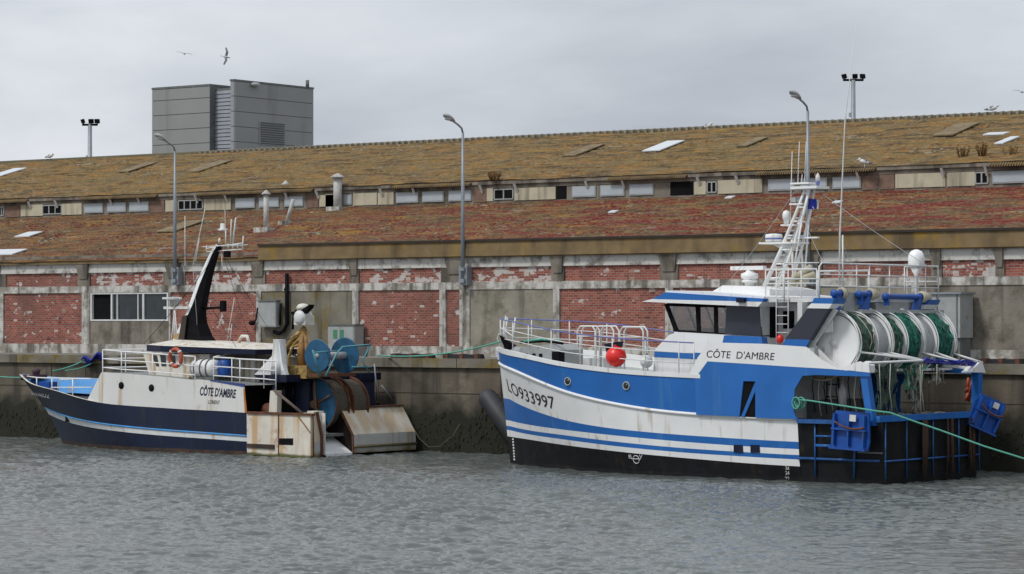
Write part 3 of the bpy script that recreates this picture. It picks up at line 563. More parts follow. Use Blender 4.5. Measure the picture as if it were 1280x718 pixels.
y0 = atx(323, 150, cp.x).y - cp.y; y1 = atx(355, 150, cp.x).y - cp.y; zt = atx(338, 153, cp.x).z - ZQ; zb = atx(338, 182, cp.x).z - ZQ
gv = MB(); gv.box((.051, y0, zb), (.12, y1, zt)); g = gv.build('vent_grille', PAN2, tw); s_ = MB(); z = zb + .1
while z < zt - .15: s_.box((.121, y0 + .12, z), (.2, y1 - .12, z + .09)); z += .2
s_.build('slat', M('grey_slat', (.09, .095, .10), .7), g)
MB().tube([(.02, y_r - .8, ht + .1), (.02, y_r - .8, ht + .75)], .16, 8).build('chimney', DGREY, tw)
MB().ball((.3, atx(316, 106, cp.x).y - cp.y, atx(316, 106, cp.x).z - ZQ), .35, 10, sc=(1, 1.5, .6)).build('lamp', GREY, tw)

# ------------------------------------------------------------------ boats: frame helpers (local x = towards the bow, y = port, z = up)
class Fr:
    def __init__(s, O, rz):
        s.O = Vector(O); s.rz = rz; s.Mi = Matrix.Rotation(-rz, 3, 'Z'); s.M = Matrix.Rotation(rz, 3, 'Z'); s.o = s.Mi @ (CAM - s.O)
    def _p(s, px, py, i, v): d = s.Mi @ ray(px, py); return s.o + d * ((v - s.o[i]) / d[i])
    def x(s, px, py, v): return s._p(px, py, 0, v)
    def y(s, px, py, v): return s._p(px, py, 1, v)
    def z(s, px, py, v): return s._p(px, py, 2, v)
    def w(s, p): return s.O + s.M @ Vector(p)
    def hull(s, px, py, b):
        d = s.Mi @ ray(px, py); t0 = (4.2 - s.o.y) / d.y; t1 = (0 - s.o.y) / d.y; n = 600; pv = s.o + d * t1
        for i in range(n + 1):
            p = s.o + d * (t0 + (t1 - t0) * i / n)
            if p.y <= b(p.x, p.z): return p
        return pv
def clamp(v, a, b): return max(a, min(b, v))
def lerp(a, b, t): return a + (b - a) * t
def plates(name, F, pts, y, th, mat, parent, mirror=True):
    """a flat plate on the plane y, drawn from photo points, thickness inward; also its starboard twin"""
    q = [F.y(px, py, y) for px, py in pts]; o = MB().prism(q, (0, -th, 0)).build(name, mat, parent)
    if mirror: MB().prism([(p.x, -p.y, p.z) for p in q], (0, th, 0)).build(name, mat, parent)
    return o
def body(name, F, pts, y0, y1, mat, parent):
    q = [F.y(px, py, y0) for px, py in pts]; return MB().prism(q, (0, y1 - y0, 0)).build(name, mat, parent)
class Curve:
    def __init__(s, pts): pts = sorted(pts); s.x = [p[0] for p in pts]; s.z = [p[1] for p in pts]
    def __call__(s, x): return float(np.interp(x, s.x, s.z))
def hull_rows(F, b, rows, stem):
    out = []
    for pts in rows:
        c = Curve([(p.x, p.z) for p in (F.hull(px, py, b) for px, py in pts)])
        # smooth the measured curve
        xs = np.linspace(c.x[0], c.x[-1], 40); zs = np.interp(xs, c.x, c.z); zs2 = zs.copy()
        for _ in range(6): zs2[1:-1] = (zs2[:-2] + 2 * zs2[1:-1] + zs2[2:]) / 4
        c.x = list(xs); c.z = list(zs2); out.append(c)
    return out
def skin(mb, b, stem, ca, cb, xa, xb, n, mi, off=0.0, sides=(1, -1)):
    """strip of hull between two height curves from x=xb (None: the stem) back to x=xa"""
    for s in sides:
        vs = []
        for i in range(n + 1):
            u = i / n
            for c in (ca, cb):
                x1 = xb
                if xb is None:
                    x1 = stem(c(99))
                    u2 = u ** 1.7
                else: u2 = u
                x = x1 + (xa - x1) * u2; z = c(x); vs.append((x, s * (b(x, z) + off), z))
        mb.add(vs, [(2 * i, 2 * i + 1, 2 * i + 3, 2 * i + 2)[::s] for i in range(n)], mi, True)
def rails(F, path, hs, r, mat, top, parent, step=1.3, post_r=None, name='railing', flare=0.0):
    """path: list of points at the foot; hs: heights of the bars, last is the top rail"""
    path = [Vector(p) for p in path]; m = MB()
    for k, h in enumerate(hs): m.tube([p + Vector((0, 0, h)) for p in path], r if k < len(hs) - 1 else r * 1.25, 6, 1 if k == len(hs) - 1 else 0)
    d = 0.0; m.tube([path[0], path[0] + Vector((0, 0, hs[-1]))], post_r or r, 6)
    for a, c in zip(path, path[1:]):
        L = (c - a).length; t = step - d
        while t <= L: p = a.lerp(c, t / L); m.tube([p, p + Vector((0, 0, hs[-1]))], post_r or r, 6); t += step
        d = (d + L) % step
    m.tube([path[-1], path[-1] + Vector((0, 0, hs[-1]))], post_r or r, 6)
    return m.build(name, [mat, top], parent)

# ================================================================== boat A: white and blue trawler
A = Fr((-40.73, 78.1, 0), R(177)); bt = empty('fishing_trawler', A.O, A.rz)
tag(bt, 'blue and white stern trawler with lattice mast and white net drums, moored right', 'fishing boat')
SA0, SA1 = A.y(638, 577, 0).x, A.y(623, 436, 0).x
def stemA(z): return lerp(SA0, SA1, clamp(z / 4.0, -.3, 1.05))
def bA(x, z):
    w_ = clamp(z / 3.6, 0, 1); E = lerp(8.6, 6.4, w_); t = clamp((stemA(z) - x) / E, 0, 1); B = lerp(2.85, 3.2, w_ ** .6)
    return B * (1 - (1 - t) ** lerp(1.7, 2.4, w_)) * (1 - .05 * clamp((4 - x) / 4, 0, 1) ** 2)
cap0 = [(623, 434), (640, 438.5), (660, 443.5), (704, 453.5), (770, 461.5), (820, 465), (871, 468)]
cap1 = [(623, 438.5), (660, 448.6), (703.6, 458.6), (770, 467), (820, 470.5), (871, 473)]
rub0 = [(623, 452), (640, 459), (660, 468.5), (710, 490), (760, 502), (810, 511), (860, 516), (930, 520), (993, 523), (1040, 524), (1095, 524.5)]
rub1 = [(p, q + 3.5) for p, q in rub0]
b1 = [(637, 499), (660, 510.4), (703.6, 525.4), (760, 535.5), (810, 540.5), (860, 544.5), (930, 549), (993, 552.5), (1095, 556)]
b2 = [(638, 526), (660, 531), (703, 537), (760, 543.5), (810, 548.5), (860, 553), (930, 558), (993, 561.5), (1095, 565)]
b3 = [(638, 533), (660, 538), (703, 543.5), (810, 556.5), (860, 561), (993, 569), (1095, 572)]
b4 = [(638, 538), (660, 543), (703, 549), (810, 562), (860, 566.5), (993, 574.5), (1095, 578)]
b5 = [(638, 546), (660, 549), (703, 556), (760, 563), (810, 568.5), (860, 573), (930, 579), (993, 583), (1095, 587)]
C = hull_rows(A, bA, [cap0, cap1, rub0, rub1, b1, b2, b3, b4, b5], stemA)
low0 = lambda x: .12; low1 = lambda x: -.8
XW = A.y(869, 473, 3.2).x; XO = A.y(994, 520, 3.2).x; XF = A.y(884, 452, 3.2).x
h = MB(); seq = [C[3], C[4], C[5], C[6], C[7], C[8]]; cols = [1, 0, 1, 0, 1]
for i in range(5): skin(h, bA, stemA, seq[i], seq[i + 1], XO, None, 60, cols[i])
skin(h, bA, stemA, C[8], low0, XO, None, 60, 2); skin(h, bA, stemA, low0, low1, 0, None, 60, 2)
skin(h, bA, stemA, C[2], C[3], XO, None, 60, 1); skin(h, bA, stemA, C[2], low0, 0, XO, 10, 2)
skin(h, bA, stemA, C[1], C[2], XW, None, 60, 0)
bw = bA(0, 1.5)
h.prism([(0, -bA(0, -.8), -.8), (0, bA(0, -.8), -.8), (0, bw, 2.0), (0, -bw, 2.0)], (.06, 0, 0), 2)
h.build('hull', [BLUE, WHITE, BLACKH], bt)
# bulwark cap with inner face, rubbing strake
m = MB(); skin(m, bA, stemA, C[0], C[1], XW - .2, None, 60, 0, .03); skin(m, bA, stemA, C[0], lambda x: C[0](x) - .45, XW - .2, None, 60, 0, -.10)
for s in (1, -1):
    n = 60; vs = []
    for i in range(n + 1):
        x1 = stemA(4); x = x1 + (XW - .2 - x1) * (i / n) ** 1.7; z = C[0](x); vs += [(x, s * (bA(x, z) + .03), z), (x, s * max(bA(x, z) - .10, 0), z)]
    m.add(vs, [(2 * i, 2 * i + 1, 2 * i + 3, 2 * i + 2) for i in range(n)])
m.build('bulwark', WHITE, bt)
m = MB()
for s in (1, -1):
    pts = []
    for i in range(61): x1 = stemA(C[2](99)); x = x1 + (XO - x1) * (i / 60) ** 1.7; z = (C[2](x) + C[3](x)) / 2; pts.append((x, s * (bA(x, z) + .01), z))
    m.tube(pts, .055, 8)
m.build('rubbing_strake', WHITE, bt)
m = MB(); n = 40; vs = []
for i in range(n + 1): x = stemA(4) - .15 + (XW - .4 - stemA(4)) * (i / n) ** 1.5; z = C[1](x) - .30; y = max(bA(x, z) - .05, 0); vs += [(x, y, z), (x, -y, z)]
m.add(vs, [(2 * i, 2 * i + 1, 2 * i + 3, 2 * i + 2) for i in range(n)]); m.build('foredeck', M('pale_grey_deck', (.36, .38, .38), .7, var=.15), bt)
m = MB().box((.06, -2.9, .95), (XF, 2.9, 1.0)).build('working_deck', DGREY, bt)
# bow railing both sides, bars rising from the cap
def edgeA(s, x0, x1, n, ins=.12): return [(x, s * max(bA(x, C[0](x)) - ins, 0.02), C[0](x)) for x in [x0 + (x1 - x0) * (i / n) ** 1.3 for i in range(n + 1)]]
RB = M('blue_grey_rail', (.13, .16, .42), .5)
rp = edgeA(-1, stemA(4) - .1, XW - 1.5, 24)[::-1] + edgeA(1, stemA(4) - .1, XW + .15, 24)
rails(A, rp, [.34, .67, 1.0], .017, WHITE2, RB, bt, 1.35, .022, 'bow_railing')
m = MB(); x0 = stemA(4) - .15; z0 = C[0](x0); m.tube([(x0 + .1, 0, z0), (x0 - .2, 0, z0 + 1.1)], .03); m.tube([(x0 - .25, .25, z0 - .1), (x0 - .45, .22, z0 + 1.05)], .03); m.tube([(x0 - .25, -.25, z0 - .1), (x0 - .45, -.22, z0 + 1.05)], .03); m.tube([(x0 - .1, .1, z0 + .65), (x0 - 1.2, .75, z0 + .35)], .025)
q = [(x0 - .1 + .22 * math.cos(a / 8 * 6.283), .1, z0 + .3 + .22 * math.sin(a / 8 * 6.283)) for a in range(8)]; m.tube(q, .02, 5, closed=True)
m.build('stem_frame', WHITE2, bt)
# portholes on the side
for px, py in ((710, 477), (783, 482.5)):
    p = A.hull(px, py, bA); o = MB().lathe((p.x, p.y - .02, p.z), (0, 1, 0), [(.145, 0), (.145, .05), (.11, .055), (.105, .02)], 16).build('porthole', GREY, bt)
    MB().lathe((p.x, p.y, p.z), (0, 1, 0), [(.105, 0), (.104, .025)], 16).build('pane', GLASSD, o)
    MB().lathe((p.x, -p.y + .02, p.z), (0, -1, 0), [(.145, 0), (.145, .05), (.11, .055)], 16).build('porthole', GREY, bt)
# registration number wrapped on the bow
pL, pR = A.hull(634.5, 481, bA), A.hull(693, 504, bA)
def reg(u, v):
    x = lerp(pL.x, pR.x, u ** .93); px = lerp(634.5, 693, u); zc = lerp(pL.z, pR.z, u) ; hh = .43
    z = zc + (v - .5) * hh - .08 * (1 - (2 * u - 1) ** 2); return (x, bA(x, z) + .012, z)
text('registration_number', 'LO933997', reg, TEXTB, bt)
# superstructure side with the boat's name; blue plate below it round to the working deck opening
S = 3.2
gs = plates('side_plate', A, [(868.5, 473), (884, 452), (1003, 459.5), (1043, 462), (1087, 466), (1087, 471), (1020, 469), (1003, 470), (993, 487), (992, 515), (996, 524), (960, 523), (944, 522), (944, 477), (929, 476.6), (924, 521), (870, 518.5)], S, .05, BLUE, bt)
plates('window_slot', A, [(929, 476.6), (944, 477), (944, 522), (924, 521)], S - .045, .03, DARK, bt)
plates('slot_brace', A, [(943.5, 478), (944, 489), (930, 521.5), (926, 521.5)], S - .01, .03, BLUE, bt)
plates('name_panel', A, [(862, 466.5), (869, 472.8), (884.3, 451.8), (992, 458.8), (1045, 461.8), (1060, 463), (1087, 466), (1086, 456), (1074, 452), (1045, 461), (1026, 450), (1007, 433.7), (953, 430), (905, 428.7), (886, 428.7), (872, 447)], S + .004, .06, WHITE, bt)
plates('upper_band', A, [(905, 419.5), (952, 421.5), (953, 430), (903, 428.7)], S - .3, .3, BLUE, bt)
plates('upper_band', A, [(982, 424), (1012, 425), (1007.5, 433.7), (978, 431.5)], S, .05, BLUE, bt)
plates('funnel_side', A, [(1010, 385), (1036, 385.5), (1012, 425), (981, 424)], S, .4, DKPANEL, bt)
plates('funnel_roof', A, [(1008, 385.5), (1014, 379.5), (1040, 380), (1036, 386)], S + .02, .7, WHITE, bt)
plates('funnel_roof', A, [(1014, 379.5), (1018, 372.5), (1043, 373.5), (1040, 380)], S + .02, .7, BLUE, bt)
a0, a1 = A.y(886, 428, S), A.y(1010, 434, S)
MB().box((a1.x - .2, -S + .06, a1.z - .35), (a0.x, S - .06, a1.z - .02)).build('upper_deck', GREY, bt)
uL, uR = A.y(883.5, 447, S), A.y(968.5, 450.5, S); hN = (447 - 435.5) / 39.5
text('boat_name', "CÔTE  D'AMBRE", lambda u, v: (lerp(uL.x, uR.x, u) , S + .012, lerp(uL.z, uR.z, u) + v * hN), TEXTB, bt, .15)
# trunk below the wheelhouse
body('trunk', A, [(816, 468), (819, 436.5), (836, 419), (846, 415.5), (907, 419), (907, 474), (860, 474)], 2.6, -2.6, WHITE, bt)
plates('trunk_stripe', A, [(818.3, 439), (880, 441.5), (874, 449.5), (817.6, 446.5)], 2.61, .02, BLUE, bt)
# wheelhouse
wh2 = 2.25
lowp = [(842.7, 415), (951, 421), (952, 433), (842, 433)]
body('wheelhouse_base', A, lowp, wh2, -wh2, WHITE, bt)
fr = lambda pts: plates('window_frame', A, pts, wh2, .07, BLACK, bt)
fr([(830, 380), (834, 380), (848, 415), (842.7, 415)]); fr([(869, 381), (874, 381), (875, 417), (871, 417)]); fr([(892, 381.5), (896, 381.5), (896.5, 418), (892.5, 418)])
fr([(834, 380), (908, 382), (908, 385), (835.5, 383)]); fr([(847, 412.5), (907, 417), (907, 420.3), (848, 415.5)])
plates('wheelhouse_side', A, [(908, 382), (949, 383), (952, 421.5), (906, 420.3)], wh2, .06, DKPANEL, bt)
# glass
gm = bpy.data.materials.new('clear_glass'); gm.use_nodes = True; t_ = gm.node_tree; t_.nodes.clear(); o_ = t_.nodes.new('ShaderNodeOutputMaterial'); mxs = t_.nodes.new('ShaderNodeMixShader'); tr = t_.nodes.new('ShaderNodeBsdfTransparent'); tr.inputs[0].default_value = (.80, .84, .84, 1); gl = t_.nodes.new('ShaderNodeBsdfGlossy'); gl.inputs['Roughness'].default_value = .05; mxs.inputs[0].default_value = .10
t_.links.new(tr.outputs[0], mxs.inputs[1]); t_.links.new(gl.outputs[0], mxs.inputs[2]); t_.links.new(mxs.outputs[0], o_.inputs[0])
for pts in ([(835.5, 383), (869, 384), (871, 414), (847.5, 412.5)], [(874, 384), (892, 384.5), (892.5, 416), (875, 414.5)], [(896, 384.5), (907.5, 385), (906.5, 417), (896.5, 416.3)]): plates('window_pane', A, pts, wh2 - .03, .012, gm, bt)
pa, pb, pc = A.y(832, 381, wh2), A.y(845, 415, wh2), A.y(951, 400, wh2)
m = MB()
for k in range(5): y = -2.15 + 4.3 * k / 4; m.tube([(pa.x, y * .98, pa.z), (pb.x, y, pb.z)], .045, 4)
m.tube([(pa.x, -2.2, pa.z), (pa.x, 2.2, pa.z)], .05, 4); m.tube([(pb.x, -2.2, pb.z), (pb.x, 2.2, pb.z)], .06, 4); m.build('front_window_frame', BLACK, bt)
m = MB().prism([(pa.x - .02, 2.1, pa.z), (pa.x - .02, -2.1, pa.z), (pb.x - .02, -2.1, pb.z), (pb.x - .02, 2.1, pb.z)], (.012, 0, 0)).build('front_window_pane', gm, bt)
rz_ = A.y(900, 383, wh2).z
m = MB().box((pc.x, -wh2 + .02, pb.z - .1), (pc.x + .08, wh2 - .02, rz_)).build('aft_wall', WHITE2, bt)
m = MB(); m.box((pc.x - .03, 1.15, 4.5), (pc.x - .005, 1.75, 5.55)); m.build('aft_door', BLACK, bt)
ci = MB(); ci.box((pb.x - .9, -1.6, pb.z - .1), (pb.x - .45, 1.6, pb.z + .12)); ci.box((pb.x - 1.7, -.3, pb.z - .3), (pb.x - 1.3, .3, pb.z + .5)); ci.box((pc.x + .1, -1.8, pb.z), (pc.x + .6, .6, pb.z + .55)); ci.build('bridge_console', M('wood_trim', (.16, .09, .045), .6, var=.3, scale=4), bt)
# visor roof
yr = 2.65
body('roof', A, [(815, 374), (832, 365.6), (955, 373.5), (953, 377.5)], yr, -yr, BLUE, bt)
body('roof_edge', A, [(802, 377.3), (815, 374.1), (953, 377.6), (947, 383.6)], yr + .01, -yr - .01, WHITE, bt)
body('roof_edge', A, [(832, 363.3), (889, 365), (955, 371), (955, 373.4), (832, 365.5)], yr - .1, -yr + .1, WHITE, bt)
body('roof_locker', A, [(888, 366), (903, 357), (943, 358), (962, 362), (962, 372)], 1.2, -1.6, WHITE, bt)
nv = MB(); p = A.y(928, 376, yr); nv.box((p.x - .15, yr, p.z - .06), (p.x + .15, yr + .14, p.z + .08)); nv.build('navigation_light', NAVY, bt)
# radar scanner on pedestal
rd = A.y(937, 358, .2)
o = MB().lathe((rd.x, rd.y, rd.z - .05), (0, 0, 1), [(.16, 0), (.16, .16), (.26, .18), (.26, .24), (.20, .27), (.29, .33), (.29, .46), (.14, .52), (.09, .6)], 14).build('radar_pedestal', WHITE, bt)
z = A.y(935, 335.5, .2).z; xa_ = A.y(915, 335.5, .2).x; xb_ = A.y(956, 335.5, .2).x
MB().box((xa_, .1, z - .06), (xb_, .3, z + .07)).build('scanner_bar', WHITE, o)
# casing between wheelhouse and drums, platform, ladder
xr = A.y(1030, 390, 2.9).x
c0 = A.y(962, 370, 1.3).x
MB().box((xr + .3, -2.3, 4.2), (c0, 1.3, 5.62)).build('casing', WHITE2, bt)
p0, p1 = A.y(979, 389, 1.3), A.y(993, 411, 1.3); MB().box((p0.x, 1.28, p0.z), (p1.x, 1.315, p1.z)).build('casing_window', BLACK, bt)
p0, p1 = A.y(958, 389, 1.3), A.y(968, 425, 1.3); MB().box((p0.x, 1.28, p0.z), (p1.x, 1.315, p1.z)).build('casing_door', GREY, bt)
PZ = 5.64; MB().box((xr - .1, -2.9, PZ), (c0 + .2, 2.4, PZ + .12)).build('platform', WHITE2, bt)
m = MB(); p = A.y(965, 430, 2.7)
for dx in (0, -.45): m.tube([(p.x + dx, 2.45, 4.25), (p.x + dx, 2.45, 6.75)], .022, 6)
for k in range(9): m.tube([(p.x, 2.45, 4.4 + k * .27), (p.x - .45, 2.45, 4.4 + k * .27)], .015, 5)
m.build('ladder', WHITE2, bt)
tag_pts = A.y(1001, 338, 2.0)
m = MB(); zr_ = A.y(990, 337, 1.5).z; x0, x1 = A.y(957, 337, 1.5).x, A.y(1021, 337, 1.5).x
m.tube([(x0, 1.5, zr_), (x1, 1.5, zr_)], .035); m.tube([(x0, 1.5, zr_ - .45), (x1, 1.5, zr_ - .45)], .02)
for t in (0, .35, .7, 1): m.tube([(lerp(x0, x1, t), 1.5, PZ), (lerp(x0, x1, t), 1.5, zr_)], .025)
m.build('platform_railing', WHITE2, bt); m = MB(); m.tube([(x0, -1.6, zr_), (x1, -1.6, zr_)], .03); [m.tube([(lerp(x0, x1, t), -1.6, PZ), (lerp(x0, x1, t), -1.6, zr_)], .02) for t in (0, .5, 1)]
m.build('platform_railing', WHITE2, bt)
# aft top railing across the beam
hh = A.x(1100, 331, xr).z; y0, y1 = A.x(1024, 331, xr).y, A.x(1173, 336, xr).y
m = MB(); pth = [(xr, y0, PZ), (xr, y0, hh - .12), (xr, y0 - .15, hh), (xr, y1 + .1, hh), (xr, y1, hh - .1), (xr, y1, PZ)]; m.tube(pth, .03, 6)
for zz in (hh - .36, hh - .72): m.tube([(xr, y0, zz), (xr, y1, zz)], .02, 6)
for px in (1071, 1087, 1112, 1134, 1157): y = A.x(px, 340, xr).y; m.tube([(xr, y, PZ), (xr, y, hh)], .022, 6)
for y in (y0, y1): 
    for zz in (hh, hh - .5): m.tube([(xr, y, zz), (xr + 1.3, y, zz)], .022, 6)
    m.tube([(xr + 1.3, y, PZ), (xr + 1.3, y, hh)], .022, 6)
m.build('aft_railing', WHITE2, bt)
# lattice mast raking aft
ym = .1
def Pm(px, py, y=0.0): q = A.y(px, py, ym); return Vector((q.x, ym + y, q.z))
m = MB()
for yy, w1 in ((.34, 1), (-.34, 1)):
    m.tube([Pm(963, 358, yy), Pm(983, 311, yy * .8), Pm(1001, 262, yy * .55), Pm(1010, 236, yy * .45)], [.085, .07, .055, .045], 6)
    m.tube([Pm(980, 358, yy), Pm(995, 316, yy * .8), Pm(1009, 266, yy * .55), Pm(1015, 236, yy * .45)], [.07, .06, .05, .045], 6)
    m.tube([Pm(999, 358, yy), Pm(995, 300, yy * .7)], .04, 6); m.tube([Pm(999, 340, yy), Pm(1007, 275, yy * .6)], .03, 6)
    for k in range(7): t = k / 6; a = Pm(lerp(967, 1008, t), lerp(348, 242, t), yy * (1 - .5 * t)); b_ = Pm(lerp(984, 1014, t), lerp(348, 242, t), yy * (1 - .5 * t)); m.tube([a, b_], .03, 5)
for k in range(8): t = k / 7; m.tube([Pm(lerp(967, 1009, t), lerp(350, 242, t), .34 * (1 - .5 * t)), Pm(lerp(967, 1009, t), lerp(350, 242, t), -.34 * (1 - .5 * t))], .028, 5)
m.build('lattice_mast', WHITE, bt)
def shelf(x0, x1, py, th=.05, yw=.35, name='mast_shelf', brace=None):
    a, b_ = Pm(x0, py), Pm(x1, py); m = MB(); m.box((a.x, ym - yw, a.z - th), (b_.x, ym + yw, a.z))
    if brace: m.prism([Pm(x0 + 6, py, .03), Pm(x1, py, .03), Pm(brace, py + 14, .03)], (0, -.06, 0))
    return m.build(name, WHITE, bt)
shelf(957, 1003, 303.5, .06, .4, brace=986); shelf(981, 998, 281, .05, .25); shelf(992, 1008, 254.8, .05, .25); shelf(996, 1029, 234, .08, .38); shelf(993, 1016, 229, .05, .25); shelf(983, 1023, 297, .05, .08)
p = Pm(967.5, 302.5); o = MB().lathe(p, (0, 0, 1), [(.26, 0), (.29, .03), (.29, .20), (.26, .25), (.08, .27)], 18).build('radar_dome', WHITE, bt); MB().lathe(p + Vector((0, 0, .075)), (0, 0, 1), [(.293, 0), (.293, .055)], 18).build('band', RB, o)
p = Pm(983, 280); MB().lathe(p, (0, 0, 1), [(.09, 0), (.09, .14), (.12, .16), (.13, .3), (.10, .40), (.03, .44)], 12).build('aerial_dome', WHITE, bt)
p = Pm(1022.5, 232); o = MB().lathe(p, (0, 0, 1), [(.05, 0), (.06, .1), (.07, .14)], 10).build('beacon', RB, bt); MB().lathe(p + Vector((0, 0, .15)), (0, 0, 1), [(.075, 0), (.07, .14), (.02, .25)], 10).build('dome', WHITE, o)
m = MB(); [m.box(Pm(px, py) - Vector((.09, .1, .08)), Pm(px, py) + Vector((.09, .1, .08))) for px, py in ((994, 250), (1001, 249), (1006, 248))]; m.build('horn_set', GREY, bt)
for (x0, y0_), (x1, y1_), r_ in (((988, 277), (990.5, 189), .022), ((997.5, 229), (999.5, 177), .02), ((1006, 229), (1008, 177), .02), ((1002, 229), (1003, 218), .02), ((1018, 262), (1014, 255), .015)):
    MB().tube([Pm(x0, y0_), Pm(x1, y1_)], [r_, r_ * .6], 6).build('whip_aerial', WHITE2, bt)
q = lambda px, py: A.y(px, py, 1.9)
MB().tube([q(1049, 374), q(1050, 294), q(1056.5, 153), q(1070.5, 30)], [.035, .03, .022, .006], 6).build('whip_aerial', WHITE2, bt)['label'] = 'very tall whip aerial'
MB().tube([q(1053.5, 374), q(1053.5, 294)], .028, 6).build('aerial_post', WHITE2, bt)
m = MB(); m.tube([Pm(1012, 357, 1), Pm(1017, 346, 1), Pm(1026, 341, 1), Pm(1035, 335, 1)], .12, 8); m.tube([Pm(1022, 357, 1), Pm(1028, 347, 1), Pm(1039, 344, 1)], .11, 8); m.build('exhaust_pipe', CREAM, bt)
for (x0, y0_, p0), (x1, y1_, p1) in (((1012, 236, .1), (960, 372, 1.2)), ((1020, 236, 0), (1165, 336, 1.0)), ((1026, 235, 0), (1090, 391, -1.5)), ((1000, 262, .2), (1030, 330, 2.6)), ((996, 236, 0), (905, 360, .5))): MB().tube(sag(A.y(x0, y0_, p0), A.y(x1, y1_, p1), .08, 8), .009, 4).build('rigging_wire', GREY, bt)
# hydraulic winches behind the aft railing
def winch(pa_, pb_, pe, py):
    xw = xr - .35; a, b_, e_ = A.x(pa_, py, xw), A.x(pb_, py, xw), A.x(pe, py, xw); z = a.z - .05
    o = MB().lathe((xw, a.y, z), (0, -1, 0), [(.09, 0), (.13, .05), (.09, .1), (.09, a.y - b_.y - .1), (.14, a.y - b_.y)], 14).build('winch', BLUE2, bt)
    MB().lathe((xw, b_.y - .01, z), (0, -1, 0), [(.18, 0), (.2, .08), (.19, .2), (.12, b_.y - e_.y)], 14).build('warping_end', CREAM, o)
    m = MB(); m.prism([(xw - .10, b_.y + .12, PZ - .30), (xw + .10, b_.y + .34, PZ - .30), (xw + .09, b_.y + .1, z), (xw - .09, b_.y, z)], (0, .10, 0)); m.box((xw - .08, a.y - .1, PZ - .1), (xw + .08, a.y - .2, z)); m.build('bracket', BLUE2, o)
winch(1072, 1086, 1096, 366); winch(1105, 1150, 1161, 369); winch(1041, 1050, 1051, 365)
m = MB(); p = A.x(1057, 382, xr - .1); m.box((xr - .2, A.x(1067, 380, xr).y, PZ - .35), (xr + .2, A.x(1048, 380, xr).y, PZ + .3)); m.box((xr - .45, A.x(1165, 385, xr).y, PZ - .36), (xr - .16, A.x(1062, 385, xr).y, PZ - .24)); m.box((xr - .15, A.x(1165, 385, xr).y, PZ - .3), (xr + .1, A.x(1090, 385, xr).y, PZ - .02)); m.build('winch_bed', GREY, bt)
# satellite dome on a post
sx = xr + .2; p = A.x(1145.5, 334, sx); o = MB().lathe(p, (0, 0, 1), [(.24, 0), (.27, .06), (.275, .3), (.25, .42), (.18, .52), (.08, .57), (.01, .58)], 18).build('satellite_dome', WHITE, bt)
MB().lathe(p - Vector((0, 0, .28)), (0, 0, 1), [(.06, -1), (.06, 0), (.22, .27)], 10).build('post', WHITE2, o)
# net drums: seven flanges on one athwartships shaft
XD = A.y(1043, 429, 2.55).x; ZD = A.y(1043, 429, 2.55).z; RD = .98
fy = [A.x(px, 429, XD).y for px in (1043, 1064, 1082, 1102, 1122, 1140, 1161)]
for i, y in enumerate(fy):
    o = MB().lathe((XD, y, ZD), (0, -1, 0), [(RD - .05, -.015), (RD - .04, -.015), (RD - .04, .015), (RD - .05, .015)], 40, smooth=False).build('drum_flange', WHITE, bt)
    MB().tube([(XD + (RD + .01) * math.cos(k / 40 * 6.283), y, ZD + (RD + .01) * math.sin(k / 40 * 6.283)) for k in range(40)], .026, 6, closed=True).build('rim', WHITE2, o)
for k_ in (0,): MB().tube([(XD + .9 * math.cos(k / 40 * 6.283), fy[0] + .022, ZD + .9 * math.sin(k / 40 * 6.283)) for k in range(40)], .012, 5, closed=True).build('groove_ring', BLACK, bt)
MB().lathe((XD, fy[0] + .1, ZD), (0, -1, 0), [(.12, 0), (.12, .12), (.22, .13), (.22, fy[0] - fy[6] - .1), (.1, fy[0] - fy[6] + .2)], 16).build('drum_shaft', WHITE2, bt)
def net(y0, y1, r, mat):
    m = MB(); n, k = 40, 9; vs = []
    for i in range(k + 1):
        for j in range(n):
            rr = r * (1 + .13 * mnoise.noise(Vector((j * .7, i * 1.1, y0 * 3))) - .05 * (abs(i / k - .5) * 2) ** 2); q = 2 * math.pi * j / n; vs.append((XD + rr * math.cos(q), lerp(y0, y1, i / k), ZD + rr * math.sin(q)))
    m.add(vs, [(i * n + j, i * n + (j + 1) % n, (i + 1) * n + (j + 1) % n, (i + 1) * n + j) for i in range(k) for j in range(n)], 0, False)
    for c_ in range(14):
        a = random.random() * 6.28; w_ = random.uniform(.8, 2.2); ys = random.uniform(y1, y0); pts = [(XD + (r * 1.03) * math.cos(a + w_ * t / 8), lerp(ys, random.uniform(y1, y0), t / 8 * .35), ZD + (r * 1.03) * math.sin(a + w_ * t / 8)) for t in range(9)]; m.tube(pts, .02, 4, random.choice((1, 1, 2)))
    m.build('wound_net', [mat, M('net_twine', (.02, .14, .09), .9, var=.5), ROPEW if mat is NETD else NETD], bt)
net(fy[0] - .04, fy[1] + .04, .94, NETD); net(fy[2] - .04, fy[3] + .04, .88, NETD); net(fy[3] - .04, fy[4] + .04, .95, NETG); net(fy[5] - .04, fy[6] + .04, .95, NETG)
for a_, b_ in ((fy[1], fy[2]), (fy[4], fy[5])): MB().lathe((XD, a_, ZD), (0, -1, 0), [(.86, .02), (.86, a_ - b_ - .02)], 36).build('drum_barrel', GREY, bt)
